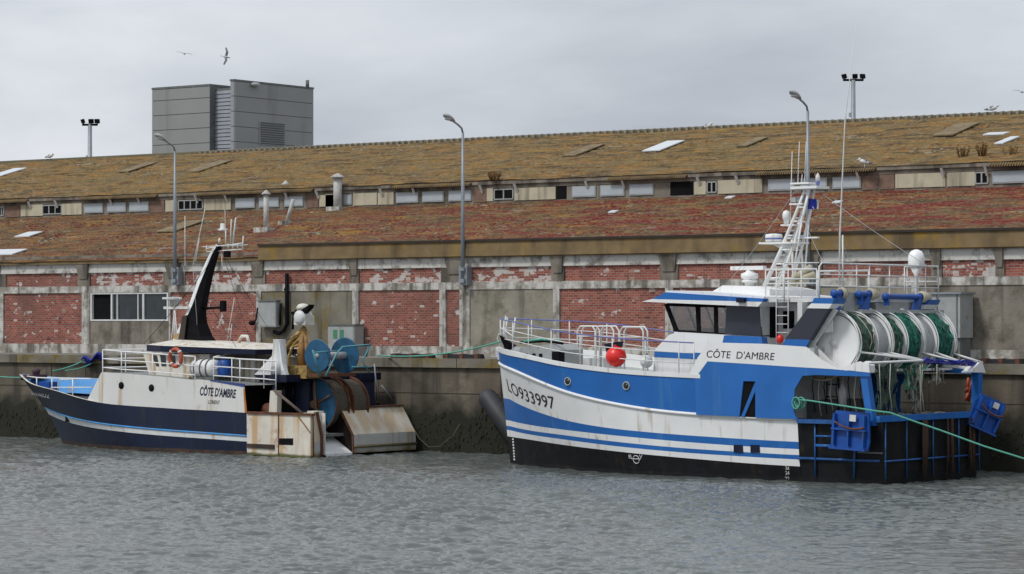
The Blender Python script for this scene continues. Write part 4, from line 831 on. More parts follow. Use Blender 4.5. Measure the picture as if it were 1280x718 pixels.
# drum frame: top beam, guards, side brackets
zb_ = A.x(1100, 391.5, XD + .1).z
m = MB(); m.tube([(XD + .1, fy[0] + .2, zb_), (XD + .1, fy[6] - .1, zb_)], .045, 6)
for y in (fy[0] + .13, fy[2] - .1, fy[4] - .1, fy[6] - .12): m.tube([(XD + .1 + (RD + .1) * math.sin(a) * -1 if a > 0 else XD + .1, y, ZD + (RD + .1) * math.cos(a)) for a in [k * math.pi / 16 for k in range(0, 11)]], .032, 6)
m.build('drum_guard', WHITE2, bt)
plates('drum_bracket', A, [(1038, 385.5), (1046, 388), (1017, 431), (1048, 462.5), (1040, 462), (1007, 434)], 2.95, .10, WHITE2, bt)
plates('drum_bracket', A, [(1029, 400), (1040, 400), (1040, 415), (1020, 418)], 2.85, .06, WHITE2, bt)
p0 = A.y(1014, 440, 2.0); MB().box((XD + RD + .12, -2.7, a1.z), (XD + RD + .3, 2.7, PZ)).build('shelter_bulkhead', WHITE2, bt)
# working deck under the shelter
XS = A.y(1087, 466, S).x; zs_ = A.y(1050, 464, S).z
MB().box((A.y(1060, 464, S).x, -S + .06, zs_ - .05), (XF, S - .06, zs_ + .02)).build('shelter_deck', WHITE2, bt)
MB().box((XO + .9, -S + .5, 1.0), (XO + 1.0, S - .5, zs_ - .05)).build('deck_bulkhead', WHITE2, bt)
m = MB(); m.box((XO + .1, -1.5, 1.0), (XO + .85, 1.2, 2.5)); m.build('deck_machinery', DGREY, bt)
m = MB(); p = A.y(1053, 492, 1.5); m.lathe((p.x, 1.5, p.z - .4), (0, 0, 1), [(.13, 0), (.14, .5), (.09, .6), (.05, .7)], 10); m.build('white_canister', WHITE, bt)
m = MB(); p = A.y(1040, 490, .6); [m.tube([(p.x + dx, .6, 1.0), (p.x + dx, .6, 3.2)], .025, 5) for dx in (-.25, .2)]; [m.tube([(p.x - .25, .6, z), (p.x + .2, .6, z)], .02, 5) for z in (1.4, 1.8, 2.2, 2.6, 3.0)]; m.build('inner_ladder', DARK, bt)
for (xa_, xb_, dz) in ((1008, 1048, 8), (1012, 1052, 6)): a, b_ = A.y(xa_, 468, 2.6), A.y(xb_, 468, 2.6); MB().tube(sag(a, b_, dz / 40), .02, 5).build('hose', ROPEW if dz == 8 else M('tan_hose', (.3, .17, .08), .8), bt)
# gallows posts, cross beam, poles
m = MB(); a, b_ = A.y(1081, 468, 3.05), A.y(1090, 524, 3.05); m.prism([(a.x - .12, 3.15, a.z), (a.x + .12, 3.15, a.z), (b_.x + .12, 3.15, b_.z - .2), (b_.x - .12, 3.15, b_.z - .2)], (0, -.25, 0)); m.build('stern_post', BLUE, bt)
yR = -3.05; xs_ = A.x(1221, 500, 0).x; tR = A.x(1221, 466, .15); bR = A.x(1221, 522, .15)
MB().box((.02, tR.y - .13, bR.z - .2), (.28, tR.y + .13, tR.z)).build('stern_post', BLUE, bt)
m = MB(); m.prism([(.0, tR.y - .3, tR.z), (.0, tR.y + .75, tR.z + .02), (.0, tR.y + .1, tR.z + .33), (.0, tR.y - .1, tR.z + .33)], (.3, 0, 0)); m.build('gallows_head', WHITE, bt)
tL = A.x(1087, 456, .15); a, b_ = A.y(1060, 463, 3.1), A.y(1087, 466, 3.1); m = MB(); m.prism([a, b_, A.y(1087, 457, 3.1), A.y(1082, 451.5, 3.1)], (0, -.3, 0)); m.build('gallows_head', WHITE, bt)
bL, bR2 = A.x(1087, 454, .15), A.x(1228, 453.5, .15)
m = MB(); m.tube([bL, A.x(1152, 451, .15), bR2], .04, 6); m.build('gallows_beam', WHITE2, bt)
for (xa_, ya_), (xb_, yb_) in (((1073, 440), (1150, 451)), ((1096, 441), (1152, 451)), ((1111, 441), (1156, 451)), ((1152, 441), (1200, 453)), ((1169, 441), (1203, 453)), ((1191, 442), (1228, 453.5))): MB().tube([A.x(xa_, ya_, XD - RD * .95), A.x(xb_, yb_, .15)], .035, 6).build('stern_strut', WHITE2, bt)
m = MB(); random.seed(4)
for k in range(16): a = A.x(1153 + random.random() * 6, 450 + random.random() * 4, .12); b_ = A.x(1205 + random.random() * 22, 452 + random.random() * 4, .12); m.tube([a.lerp(b_, t / 6) + Vector((random.uniform(-.05, .05), 0, random.uniform(-.06, .06))) for t in range(7)], .022, 5, k % 3 // 2)
m.build('rope_lashing', [ROPEB, M('purple_rope', (.12, .10, .35), .9)], bt)
DKRUST = M('dark_rust_chain', (.05, .025, .015), .9, var=.5, scale=8); BLUED = M('scuffed_blue_bar', (.014, .085, .28), .5, var=.3, scale=5, stain=((.03, .03, .035), .45, 4))
# transom bars, rails and chafing strips
m = MB(); zt = A.x(1150, 519.5, 0).z; yp, ys2 = A.x(1096, 520, 0).y, A.x(1208, 519, 0).y
m.box((-.10, ys2, zt - .14), (.02, yp, zt + .05)); m.build('transom_rail', BLUE, bt)
m = MB(); a, b_ = A.y(996, 525, 3.2), A.y(1040, 526, 3.2); m.box((a.x, 3.1, a.z - .1), (b_.x, 3.22, a.z + .03)); a = A.y(995, 573, 3.1); b_ = A.y(1095, 577, 3.1); m.tube([(a.x, bA(a.x, a.z) + .03, a.z), (b_.x, bA(b_.x, b_.z) + .03, b_.z)], .045, 6)
m.tube([(-.04, bw, b_.z), (-.04, -bw, b_.z)], .032, 6); m.build('guard_bar', BLUED, bt)
m = MB()
for px, y0_, y1_ in ((1017.5, 526, 596), (1064.5, 556, 598)):
    for k in (0,): a, c_ = A.y(px, y0_, 3.16), A.y(px, y1_, 3.0); m.tube([(a.x, bA(a.x, a.z) + .05, a.z), (c_.x, bA(c_.x, c_.z) + .05, max(c_.z, .1))], .035, 6)
m.build('side_bar', BLUED, bt)
for px in (1100, 1133, 1166, 1198, 1230):
    a, c_ = A.x(px, 524, -.04), A.x(px, 592, -.04); yy = clamp(a.y, -bw + .03, bw - .03); MB().tube([(-.04, yy, zt - .1), (-.04, yy, .18)], .026, 6).build('transom_bar', BLUED, bt)
for px in (1155, 1187, 1214):
    m = MB()
    for k in range(9): a = A.x(px + random.uniform(-3.5, 3.5), 522, -.1); L_ = random.uniform(1.3, 1.95); m.tube([(-.12, a.y, 1.95), (-.14, a.y + .03, 1.95 - L_ * .5), (-.12, a.y + random.uniform(-.08, .08), 1.95 - L_)], [.012, .03, .018], 5)
    m.build('chafing_chain', DKRUST, bt)
m = MB(); a, b_ = A.y(1020, 545, 3.12), A.y(1041, 556, 3.12)
for z in (a.z, (a.z + b_.z) / 2 - .15, b_.z - .05): m.tube([(a.x, 3.2, z), (b_.x, 3.2, z)], .03, 5)
m.build('side_step', BLUE, bt)
# hanging nets and ropes from the beam
def hanging(px0, px1, py1, mat, xp):
    m = MB(); n, k = 14, 12; vs = []; a, b_ = A.x(px0, 458, xp), A.x(px1, 458, xp); zl = A.x(px0, py1, xp).z
    for i in range(n + 1):
        for j in range(k + 1):
            t = j / k; w_ = 1 - .35 * math.sin(t * 2.6); c_ = (a.y + b_.y) / 2; y = c_ + (lerp(a.y, b_.y, i / n) - c_) * w_; vs.append((xp + .10 * math.sin(i * 1.7 + j * .2) + .03 * math.sin(j), y, lerp(a.z, zl, t) + .05 * math.sin(i * 2.3)))
    m.add(vs, [(i * (k + 1) + j, i * (k + 1) + j + 1, (i + 1) * (k + 1) + j + 1, (i + 1) * (k + 1) + j) for i in range(n) for j in range(k)], 0, True)
    m.build('hanging_net', mat, bt)
# open mesh net: transparent holes drawn by a fine lattice
def mesh_net(name, col, dens):
    m = bpy.data.materials.new(name); m.use_nodes = True; t = m.node_tree; b = t.nodes['Principled BSDF']; n = t.nodes.new; l = t.links.new; b.inputs['Base Color'].default_value = (*col, 1); b.inputs['Roughness'].default_value = .9
    tc = n('ShaderNodeTexCoord'); q = n('ShaderNodeTexNoise'); q.inputs['Scale'].default_value = 9; q.inputs['Detail'].default_value = 6; mp = n('ShaderNodeMapping'); mp.inputs['Scale'].default_value = (1, 1, .3); l(tc.outputs['Object'], mp.inputs[0]); l(mp.outputs[0], q.inputs['Vector'])
    r = n('ShaderNodeMapRange'); r.inputs[1].default_value = .62 - dens * .3; r.inputs[2].default_value = .70 - dens * .3; l(q.outputs['Fac'], r.inputs[0]); l(r.outputs[0], b.inputs['Alpha']); return m
ND = mesh_net('hanging_net_dark', (.05, .085, .065), .55); NG = mesh_net('hanging_net_green', (.02, .16, .10), .5); NW = mesh_net('hanging_net_pale', (.25, .25, .22), .35)
XN = XD - RD - .25
hanging(1093, 1124, 522, ND, XN); hanging(1096, 1120, 505, ND, XN + .2); hanging(1128, 1158, 488, NG, XN); hanging(1130, 1156, 500, ND, XN + .15); hanging(1134, 1150, 515, NW, XN - .1); hanging(1158, 1182, 480, NW, XN + .1)
for px, py in ((1099, 512), (1150, 520), (1153, 518), (1171, 482), (1113, 518)): MB().tube([A.x(px, 455, .3), A.x(px + random.uniform(-2, 2), (455 + py) / 2, .3), A.x(px + random.uniform(-1, 3), py, .3)], .016, 5).build('hanging_rope', ROPEW, bt)
m = MB(); p = A.x(1213, 480, .35)
for k in range(8): m.tube([p + Vector((0, random.uniform(-.2, .2), random.uniform(-.3, .2))), p + Vector((.1, random.uniform(-.2, .2), random.uniform(-.6, -.2)))], .05, 5)
m.build('rope_bundle', ORNG, bt)
# starboard stern: trawl doors are things of their own
# hull marks
p0, p1 = A.hull(789, 570, bA), A.hull(802, 579, bA)
m = MB(); cx, cz = (p0.x + p1.x) / 2, (p0.z + p1.z) / 2
def on(x, z, o=.012): return (x, bA(x, z) + o, z)
pts = [(cx + .13 * math.cos(a / 20 * 6.283), cz + .13 * math.sin(a / 20 * 6.283)) for a in range(20)]; m.tube([on(*q) for q in pts], .014, 4, closed=True)
m.tube([on(cx - .2, cz + .02), on(cx + .2, cz + .02)], .014, 4); m.build('load_line_mark', TEXTW, bt)
for ch, x0, x1, y0_, y1_ in (('B', 786.5, 789.5, 573, 568.5), ('V', 799.5, 803, 573, 568.5), ('26', 982, 986.5, 587, 583), ('24', 982, 986.5, 593.5, 589), ('22', 982, 986.5, 600.5, 596)):
    a, c_ = A.hull(x0, y0_, bA), A.hull(x1, y1_, bA); text('draught_mark', ch, lambda u, v: on(lerp(a.x, c_.x, u), lerp(a.z, c_.z, v), .014), TEXTW, bt)
m = MB()
for k in range(8): a = A.hull(641.5 + k * .25, 549 + k * 3.6, bA); m.box((a.x - .06, a.y - .02, a.z - .03), (a.x + .03, a.y + .02, a.z + .03))
m.build('bow_marks', TEXTW, bt)
for x0, x1 in ((917, 929), (938, 950)):
    a, c_ = A.hull(x0, 556, bA), A.hull(x1, 566, bA); MB().box((a.x, a.y - .05, a.z), (c_.x, a.y + .012, c_.z)).build('overboard_outlet', NAVY, bt)
# foredeck gear
zf = C[1](SA1 - 3) - .3
p = A.y(682, 450, .6); o = MB().prism([(p.x + .9, 1.1, zf), (p.x + .75, 1.1, zf + .62), (p.x - .6, 1.1, zf + .75), (p.x - .95, 1.1, zf + .55), (p.x - .95, 1.1, zf)], (0, -1.4, 0)).build('windlass_cover', GREY, bt)
m = MB(); [m.box((p.x + a, 1.101, zf + .2), (p.x + a + .12, 1.14, zf + .42)) for a in (.35, .05, -.25)]; m.prism([(p.x + .9, 1.1, zf + .7), (p.x + 1.5, 1.2, zf + 1.05), (p.x + 1.35, 1.1, zf + .6), (p.x + 1.55, 1.0, zf + .35)], (0, .12, 0)); m.tube([(p.x + .9, .9, zf + .8), (p.x - .2, .9, zf + .86), (p.x - 1.0, .9, zf + .78)], .05, 6); m.box((p.x - 1.0, .8, zf + .1), (p.x - .7, 1.15, zf + .5)); m.build('anchor', BLACK, o)
m = MB(); m.tube([(p.x + .7, .95, zf + .84), (p.x - .1, .95, zf + .92), (p.x - .9, .9, zf + .86)], .04, 6); m.build('mooring_line', ROPEG, o)
def hoop(x0, x1, ytop, y, n, dy):
    m = MB(); zt_ = A.y((x0 + x1) / 2, ytop, y).z; a, b_ = A.y(x0, 440, y), A.y(x1, 440, y)
    for k in range(n): yy = y - dy * k; m.tube([(a.x, yy, zf - .6), (a.x, yy, zt_ - .15), (a.x - .12, yy, zt_), (b_.x + .12, yy, zt_), (b_.x, yy, zt_ - .15), (b_.x, yy, zf - .8)], .032, 6)
    m.tube([(a.x, y, zt_ - .35), (b_.x, y, zt_ - .35)], .022, 5); m.build('deck_hoop', WHITE2, bt)
hoop(722, 744, 408, -.3, 2, .25); hoop(745, 767, 408, -.3, 2, .3); hoop(775, 804, 409, -.3, 2, .25)
m = MB(); a = A.y(700, 450, -1.2); m.box((A.y(765, 440, -1.4).x, -1.9, zf - .6), (A.y(706, 440, -1.4).x, -.9, zf + .25)); m.build('net_bin', WHITE2, bt)

# separate things on or by boat A
def buoy(name, px, py, y, r, mat, lab, cap=None):
    p = A.w(A.y(px, py, y)); e = empty(name, p, A.rz); tag(e, lab, 'buoy'); MB().lathe((0, 0, 0), (0, 0, 1), [(.02, -r), (r * .5, -r * .87), (r * .86, -r * .5), (r, 0), (r * .86, r * .5), (r * .5, r * .87), (r * .18, r)], 20).build('float_ball', mat, e)
    MB().lathe((0, 0, r * .9), (0, 0, 1), [(r * .2, 0), (r * .22, r * .2), (r * .08, r * .28)], 10).build('lug', cap or mat, e); return e
e = buoy('mooring_buoy', 770, 446, 2.9, .35, RED, 'round red buoy hung on the bow railing of the blue and white boat')
m = MB(); m.prism([(-.15, .05, .5), (.45, .05, .42), (.35, .05, .1), (.05, .05, .15)], (0, -.3, 0)); m.build('dark_cloth', NAVY, e)
buoy('mooring_buoy', 808, 452, 2.75, .22, WHITE2, 'small white buoy on the foredeck just right of the red one', DARK)
def trawl_door(px, py, loc, rot, w_, h_, lab):
    e = empty('trawl_door', loc); e.rotation_euler = rot; tag(e, lab, 'trawl door', 'blue steel trawl doors hanging at the stern')
    m = MB(); m.prism([(-w_ / 2, 0, 0), (w_ / 2 * .92, 0, 0), (w_ / 2, 0, h_ * .2), (w_ / 2 * .9, 0, h_), (-w_ / 2 * .8, 0, h_), (-w_ / 2, 0, h_ * .75)], (0, .08, 0)); m.build('panel', BLUE2, e)
    m = MB(); [m.box((x, -.14, .05), (x + .06, -.003, h_ * .92)) for x in (-w_ * .42, -.05, w_ * .36)]; m.box((-w_ * .45, -.16, h_ * .48), (w_ * .44, -.004, h_ * .53)); m.box((-w_ * .48, -.18, -.06), (w_ * .46, .1, .0)); m.build('stiffener', BLUE2, e)
    MB().tube(sag((-w_ * .35, -.17, h_ * .7), (w_ * .42, -.17, h_ * .6), .12), .03, 6).build('bracket_chain', RUSTM, e)
    MB().box((.0, -.12, h_ * .74), (.24, -.09, h_ * .92)).build('badge', WHITE2, e); return e
p = A.w(A.y(1062, 560, 3.42)); trawl_door(0, 0, p, (0, R(3), A.rz + R(180)), 1.38, 1.12, 'blue trawl door hanging flat against the port quarter by the green rope')
p = A.w(A.x(1226, 540, -.25)); trawl_door(0, 0, p + Vector((0, 0, .1)), (R(6), R(22), R(58)), 1.12, 1.05, 'blue trawl door hanging tilted from the starboard stern post at the far right')
m = MB(); q0 = [A.w(A.y(1020, 252 + dy, ym + dx)) for dy, dx in ((0, 0),)]; a, b_, c_, d_ = Pm(1012, 249), Pm(1018, 248), Pm(1017, 263), Pm(1011, 261)
fl = []; 
for i in range(7):
    for j in range(4): t, s_ = i / 6, j / 3; p = Pm(lerp(1011, 1024, t), lerp(248 + 2 * t, 262 - 1 * t, s_)) + Vector((0, .08 * math.sin(t * 6 + s_), 0)); fl.append(A.w(p))
m.add(fl, [(i * 4 + j, i * 4 + j + 1, i * 4 + j + 5, i * 4 + j + 4) for i in range(4) for j in range(3)], 0, True); m.add(fl, [(i * 4 + j, i * 4 + j + 1, i * 4 + j + 5, i * 4 + j + 4) for i in range(4, 6) for j in range(3)], 1, True)
tag(m.build('flag', [ROPEB, WHITE2]), 'small dark blue and white flag flying from the lattice mast', 'flag')
p = A.w(A.y(975, 424, 2.5)); tag(MB().ball(p, .13, 12, sc=(.9, .9, 1.1)).build('deck_float', RED), 'small red float on the upper deck beside the ladder', 'float')
# mooring ropes
r = MB(); a = A.w(A.y(626, 427, .25)); b_ = at(472, 451, YQ + .3); b_.z = ZQ + .1; r.tube(sag(a, b_, .22), .028, 6); tag(r.build('mooring_rope', ROPEG), 'pale green mooring rope from the blue and white bow to the quay between the boats', 'mooring rope')
pts = [A.w(A.y(998, 500, 3.25)), A.w(A.y(1012, 501, 3.35)), A.w(A.y(1050, 507, 3.5)), A.w(A.y(1095, 514, 3.55)), A.w(A.y(1112, 516, 3.4))]
e1 = at(1175, 538, 75.4); e2 = at(1280, 573.5, 76.3); e3 = at(1420, 612, 78.0); e4 = Vector((-20.0, YQ + .4, ZQ))
pts += [at(1140, 526, 75.0), e1, at(1230, 558, 75.8), e2, e3, Vector((e3.x + 4, 80.0, .9)), e4]
r = MB().tube(pts, .027, 6)
for k in range(5): c_ = A.w(A.y(1001, 500, 3.25)); rr = .11 + .03 * math.sin(k * 2); r.tube([c_ + A.M @ Vector((rr * math.cos(q / 12 * 6.283) + k * .03, .05 * k - .1, rr * 1.3 * math.sin(q / 12 * 6.283) - .1)) for q in range(12)], .026, 5, closed=True)
tag(r.build('mooring_rope', ROPEG), 'bright green rope running from the port quarter down across the dark stern', 'mooring rope')
# big cylindrical fender against the quay
a = at(607, 494, YQ - .55); b_ = at(652, 556, YQ - .75)
e = empty('quay_fender', (0, 0, 0)); e.location = a; tag(e, 'dark cylindrical rubber fender leaning against the quay by the blue bow', 'fender')
v = b_ - a; L_ = v.length; MB().lathe((0, 0, 0), v, [(.16, -.08), (.31, -.02), (.37, .1), (.37, L_), (.3, L_ + .1), (.1, L_ + .15)], 20).build('rubber_body', M('worn_rubber', (.028, .03, .035), .6, var=.3, scale=2, stain=((.06, .06, .06), .4, 2)), e)
MB().tube([Vector((0, .1, .1)), Vector((-.35, .3, -.25)), Vector((-.45, .4, -.7))], .03, 6).build('chain', RUSTM, e)

# ================================================================== boat B: older navy and white trawler
B = Fr((-66.0, 80.6, 0), R(180)); bo = empty('fishing_trawler', B.O, B.rz)
tag(bo, 'older navy and white trawler with rust streaked stern and leaning black mast, moored left', 'fishing boat')
SB0, SB1 = B.y(79, 560, 0).x, B.y(25, 469, 0).x
def stemB(z): t = clamp(z / 2.8, -.3, 1.1); return lerp(SB0, SB1, t * (.55 + .45 * max(t, 0)))
def bB(x, z):
    w_ = clamp(z / 2.6, 0, 1); E = lerp(8.0, 7.0, w_); t = clamp((stemB(z) - x) / E, 0, 1); Bm = lerp(2.85, 3.1, w_ ** .6)
    return Bm * (1 - (1 - t) ** lerp(1.6, 2.1, w_))
she = [(25, 469), (32.5, 477), (45, 482.6), (64, 487), (76.4, 489.5), (89, 496), (109, 501.4), (140, 506), (167, 508), (230, 512), (280, 514.6), (310, 517), (389, 519)]
st0 = [(58.5, 511), (83.5, 521), (110, 527.5), (133.6, 531), (200, 538), (280, 543.5), (309, 546), (389, 549)]
st1 = [(p, q + 6.5) for p, q in st0]
Bc = hull_rows(B, bB, [she, st0, st1], stemB)
XQ = B.y(309, 516, 3.1).x
h = MB(); skin(h, bB, stemB, Bc[0], Bc[1], 0.9, None, 60, 0); skin(h, bB, stemB, Bc[1], Bc[2], XQ, None, 60, 1); skin(h, bB, stemB, Bc[1], Bc[2], 0.9, XQ, 10, 0)
lb = lambda x: .16
skin(h, bB, stemB, Bc[2], lb, 0.9, None, 60, 0); skin(h, bB, stemB, lb, lambda x: -.7, 0.0, None, 60, 3)
HB = M('boot_top', (.035, .022, .016), .7, var=.4, scale=2, stain=((.10, .045, .025), .5, 2))
NAVYH = M('navy_hull_paint', (0.005, 0.012, 0.040), 0.4, var=.3, scale=1, streak=((.03, .03, .034), .3, 2.5), stain=((.10, .05, .03), .15, 2), low=((.07, .035, .025), .10, .22))
STRW = M('scuffed_white_stripe', (.72, .74, .74), .5, var=.1, streak=((.40, .25, .12), .35, 3))
h.build('hull', [NAVYH, STRW, BLACK, HB], bo)
m = MB()
for s in (1, -1): m.tube([(x, s * (bB(x, Bc[1](x)) + .01), Bc[1](x) + .02) for x in [stemB(Bc[1](99)) + (XQ - stemB(Bc[1](99))) * (i / 50) ** 1.6 for i in range(51)]], .035, 6)
m.build('rubbing_strake', LBLUE, bo)
# bulwark: cap and blue inner face
XC = B.hull(109, 501, bB).x
m = MB()
for s in (1, -1):
    vs = []; n = 50; x1 = stemB(2.8)
    for i in range(n + 1): x = x1 + (XC - .5 - x1) * (i / n) ** 1.6; z = Bc[0](x) + (.22 * clamp((stemB(2.8) - x - .2) / 2, 0, 1) if s < 0 else 0); x2 = min(x, stemB(z - .6) - .25); vs += [(x, s * (bB(x, z) + .03), z + .02), (x, s * max(bB(x, z) - .10, 0), z + .02), (x2, s * max(min(bB(x2, z - .6), bB(x2, z)) - .14, 0), z - .6)]
    for i in range(n): a = 3 * i; m.add([vs[a], vs[a + 1], vs[a + 4], vs[a + 3]], [(0, 1, 2, 3)], 0); m.add([vs[a + 1], vs[a + 2], vs[a + 5], vs[a + 4]], [(0, 1, 2, 3)], 1)
    if s < 0:
        for i in range(n): a = 3 * i; m.add([vs[a], vs[a + 3], (vs[a + 3][0], vs[a + 3][1], vs[a + 3][2] - .24), (vs[a][0], vs[a][1], vs[a][2] - .24)], [(0, 1, 2, 3)], 2)
m.build('bulwark', [OLDWH, LBLUE, NAVYH], bo)
m = MB(); n = 30; vs = []
for i in range(n + 1): x = stemB(2.2) - .3 + (XC - 1 - stemB(2.2)) * (i / n); z = Bc[0](min(x, XC + 3)) - .55; y = max(bB(x, z) - .1, 0); vs += [(x, y, z), (x, -y, z)]
m.add(vs, [(2 * i, 2 * i + 1, 2 * i + 3, 2 * i + 2) for i in range(n)]); m.build('foredeck', DGREY, bo)
zd = Bc[0](XC) - .1
m = MB(); p = B.y(56, 470, .2); m.box((p.x - .4, -.2, 2.0), (p.x + .2, .35, 2.55)); m.build('anchor_windlass', BLUE2, bo)
m = MB(); x0 = stemB(2.8) - .2; m.lathe((x0 - .6, -.15, Bc[0](99) - .1), (0, 0, 1), [(.12, 0), (.16, .2), (.2, .3), (.08, .38)], 10); m.box((x0 - .9, -.5, Bc[0](99) - .15), (x0 - .3, .3, Bc[0](99) + .02)); m.build('bow_bollard', M('dull_maroon', (.06, .03, .045), .7), bo)
# low rail on the port bow
def edgeB(s, x0, x1, n, ins=.08): return [Vector((x, s * max(bB(x, Bc[0](x)) - ins, .02), Bc[0](x))) for x in [lerp(x0, x1, i / n) for i in range(n + 1)]]
rl = [B.y(px, py, .05 + 2.2 * ((px - 30) / 88) ** .6) for px, py in ((30, 470), (45, 471.5), (64, 472), (90, 472.5), (118, 473.5))]
fe = [B.hull(px, py, bB) for px, py in ((30, 475), (45, 482.6), (64, 487), (90, 496.5), (112, 501.5))]
m = MB(); tp = [Vector((f.x, f.y - .05, lerp(r_.z, r_.z, 1))) for f, r_ in zip(fe, rl)]; m.tube(tp, .025, 6)
for f, t in list(zip(fe, tp))[1:4]: m.tube([(t.x, t.y, f.z), t], .025, 6)
a = B.y(73, 489, fe[2].y - .1); b_ = B.y(73, 477, fe[2].y - .1); c_ = B.y(95, 474.5, fe[3].y - .1); m.tube([a, b_, b_ + Vector((-.15, 0, .08)), c_], .028, 6)
b1_ = B.y(64, 484.5, fe[2].y - .05); c1_ = B.y(114, 484.5, fe[4].y - .05); m.tube([b1_, c1_], .022, 6)
m.build('bow_rail', WHITE, bo)
# bow number
pL, pR = B.hull(40, 489, bB), B.hull(62.5, 494, bB)
text('registration_number', 'LO630852', lambda u, v: (lerp(pL.x, pR.x, u), bB(lerp(pL.x, pR.x, u), lerp(pL.z, pR.z, u)) + .02, lerp(pL.z, pR.z, u) + (v - .5) * .26), M('faded_lettering', (.30, .30, .30), .6, stain=((.03, .03, .06), .5, 6)), bo)
m = MB(); p = B.hull(84, 523, bB); m.box((p.x - .12, p.y, p.z - .15), (p.x + .05, p.y + .05, p.z + .15)); m.build('hull_anchor_mark', DARK, bo)
# white deckhouse side, following the hull
top = [(127, 465.5), (150, 467), (200, 471), (244, 475.5), (246, 474.3), (275, 477.5), (305.5, 481)]
bot = [(109, 500.8), (140, 505.6), (167, 507.6), (230, 511.7), (280, 514.3), (309, 516.3)]
yd = 3.02
def side_y(x): return min(3.1, bB(x, 1.8) - .02) + .03
tpts = [B.hull(px, py, lambda x, z: side_y(x)) for px, py in top]; bpts = [B.hull(px, py, lambda x, z: side_y(x)) for px, py in bot]
for s in (1, -1):
    vs = []; n = 40
    for i in range(n + 1):
        u = i / n; xa = lerp(tpts[0].x, tpts[-1].x, u); xb = lerp(bpts[0].x, bpts[-1].x, u)
        za = float(np.interp(-xa, [-p.x for p in tpts], [p.z for p in tpts])); zb = float(np.interp(-xb, [-p.x for p in bpts], [p.z for p in bpts]))
        vs += [(xa, s * side_y(xa), za), (xb, s * side_y(xb), zb), (xa, s * (side_y(xa) - .1), za)]
    m = MB(); m.add(vs, [(3 * i, 3 * i + 1, 3 * i + 4, 3 * i + 3) for i in range(n)] + [(3 * i + 2, 3 * i, 3 * i + 3, 3 * i + 5) for i in range(n)], 0, False); o = m.build('deckhouse_side', M('white_deckhouse', (.68, .68, .66), .5, var=.06, scale=1, streak=((.45, .32, .18), .42, 3), stain=((.50, .38, .25), .22, 1.2)), bo)
f0 = [Vector((tpts[0].x, side_y(tpts[0].x) - .02, tpts[0].z)), Vector((bpts[0].x, side_y(bpts[0].x) - .02, bpts[0].z))]
m = MB(); m.add([f0[0], f0[1], Vector((f0[1].x, -f0[1].y, f0[1].z)), Vector((f0[0].x, -f0[0].y, f0[0].z))], [(0, 1, 2, 3)]); m.build('deckhouse_front', WHITE, bo)
m = MB(); vs = []
for p in tpts: y = side_y(p.x) - .09; vs += [(p.x, y, p.z - .03), (p.x, -y, p.z - .03)]
m.add(vs, [(2 * i, 2 * i + 1, 2 * i + 3, 2 * i + 2) for i in range(len(tpts) - 1)]); m.build('upper_deck', M('grey_deck', (.27, .29, .29), .7, var=.15, stain=((.16, .13, .1), .3, 2)), bo)
plates('edge_band', B, [(264, 475), (305.5, 480.2), (305.7, 484), (262, 476.2)], 3.08, .04, M('edge_blue', (.03, .06, .22), .6, stain=((.3, .3, .3), .3, 4)), bo)
a, b_ = B.y(305.5, 481, 3.1), B.y(309, 516, 3.1)
plates('rust_stain_plate', B, [(304.2, 486), (305.8, 486), (308.8, 516.2), (306, 516.2)], 3.085, .02, M('rust_streak', (.42, .15, .03), .8, var=.3, scale=5), bo)
for px, py in ((152, 482), (189.6, 485)):
    p = B.hull(px, py, lambda x, z: side_y(x)); MB().lathe((p.x, p.y - .02, p.z), (0, 1, 0), [(.14, 0), (.14, .04), (.02, .045)], 14).build('porthole', DARK, bo)
uL, uR = B.y(248, 494.6, 3.155), B.y(293.5, 498.3, 3.155); text('boat_name', "CÔTE D'AMBRE", lambda u, v: (lerp(uL.x, uR.x, u), side_y(lerp(uL.x, uR.x, u)) + .006, lerp(uL.z, uR.z, u) + v * .42), M('dark_blue_lettering', (.015, .018, .05), .5), bo, .25, .03)
u0, u1 = B.y(258.5, 505, 3.155), B.y(273, 506, 3.155); text('home_port', "LORIENT", lambda u, v: (lerp(u0.x, u1.x, u), side_y(lerp(u0.x, u1.x, u)) + .006, lerp(u0.z, u1.z, u) + v * .15), TEXTB, bo, .2, .008)
# wheelhouse
zw = tpts[3].z; yw = 1.85
wa, wb = B.y(177, 441, yw), B.y(243, 444, yw)
zt = B.y(200, 442, yw).z
body('wheelhouse', B, [(179, 442), (188, 474), (240, 476), (262, 478), (262, 443)], yw, -yw, OLDWH, bo)
for x0, x1, x2, x3 in ((189.5, 196, 195.5, 199), (200, 206.5, 202, 208), (210, 219, 211, 219.5)): plates('wheelhouse_window', B, [(x0, 444), (x1, 444.3), (x3, 458), (x2, 458)], yw + .015, .03, GLASSD, bo)
a, b_ = B.y(179, 443, yw), B.y(185.3, 461, yw); m = MB(); m.prism([(a.x + .02, 1.6, a.z - .05), (a.x + .02, -1.6, a.z - .05), (b_.x + .05, -1.6, b_.z + .1), (b_.x + .05, 1.6, b_.z + .1)], (.02, 0, 0)); m.build('front_window', GLASSD, bo)
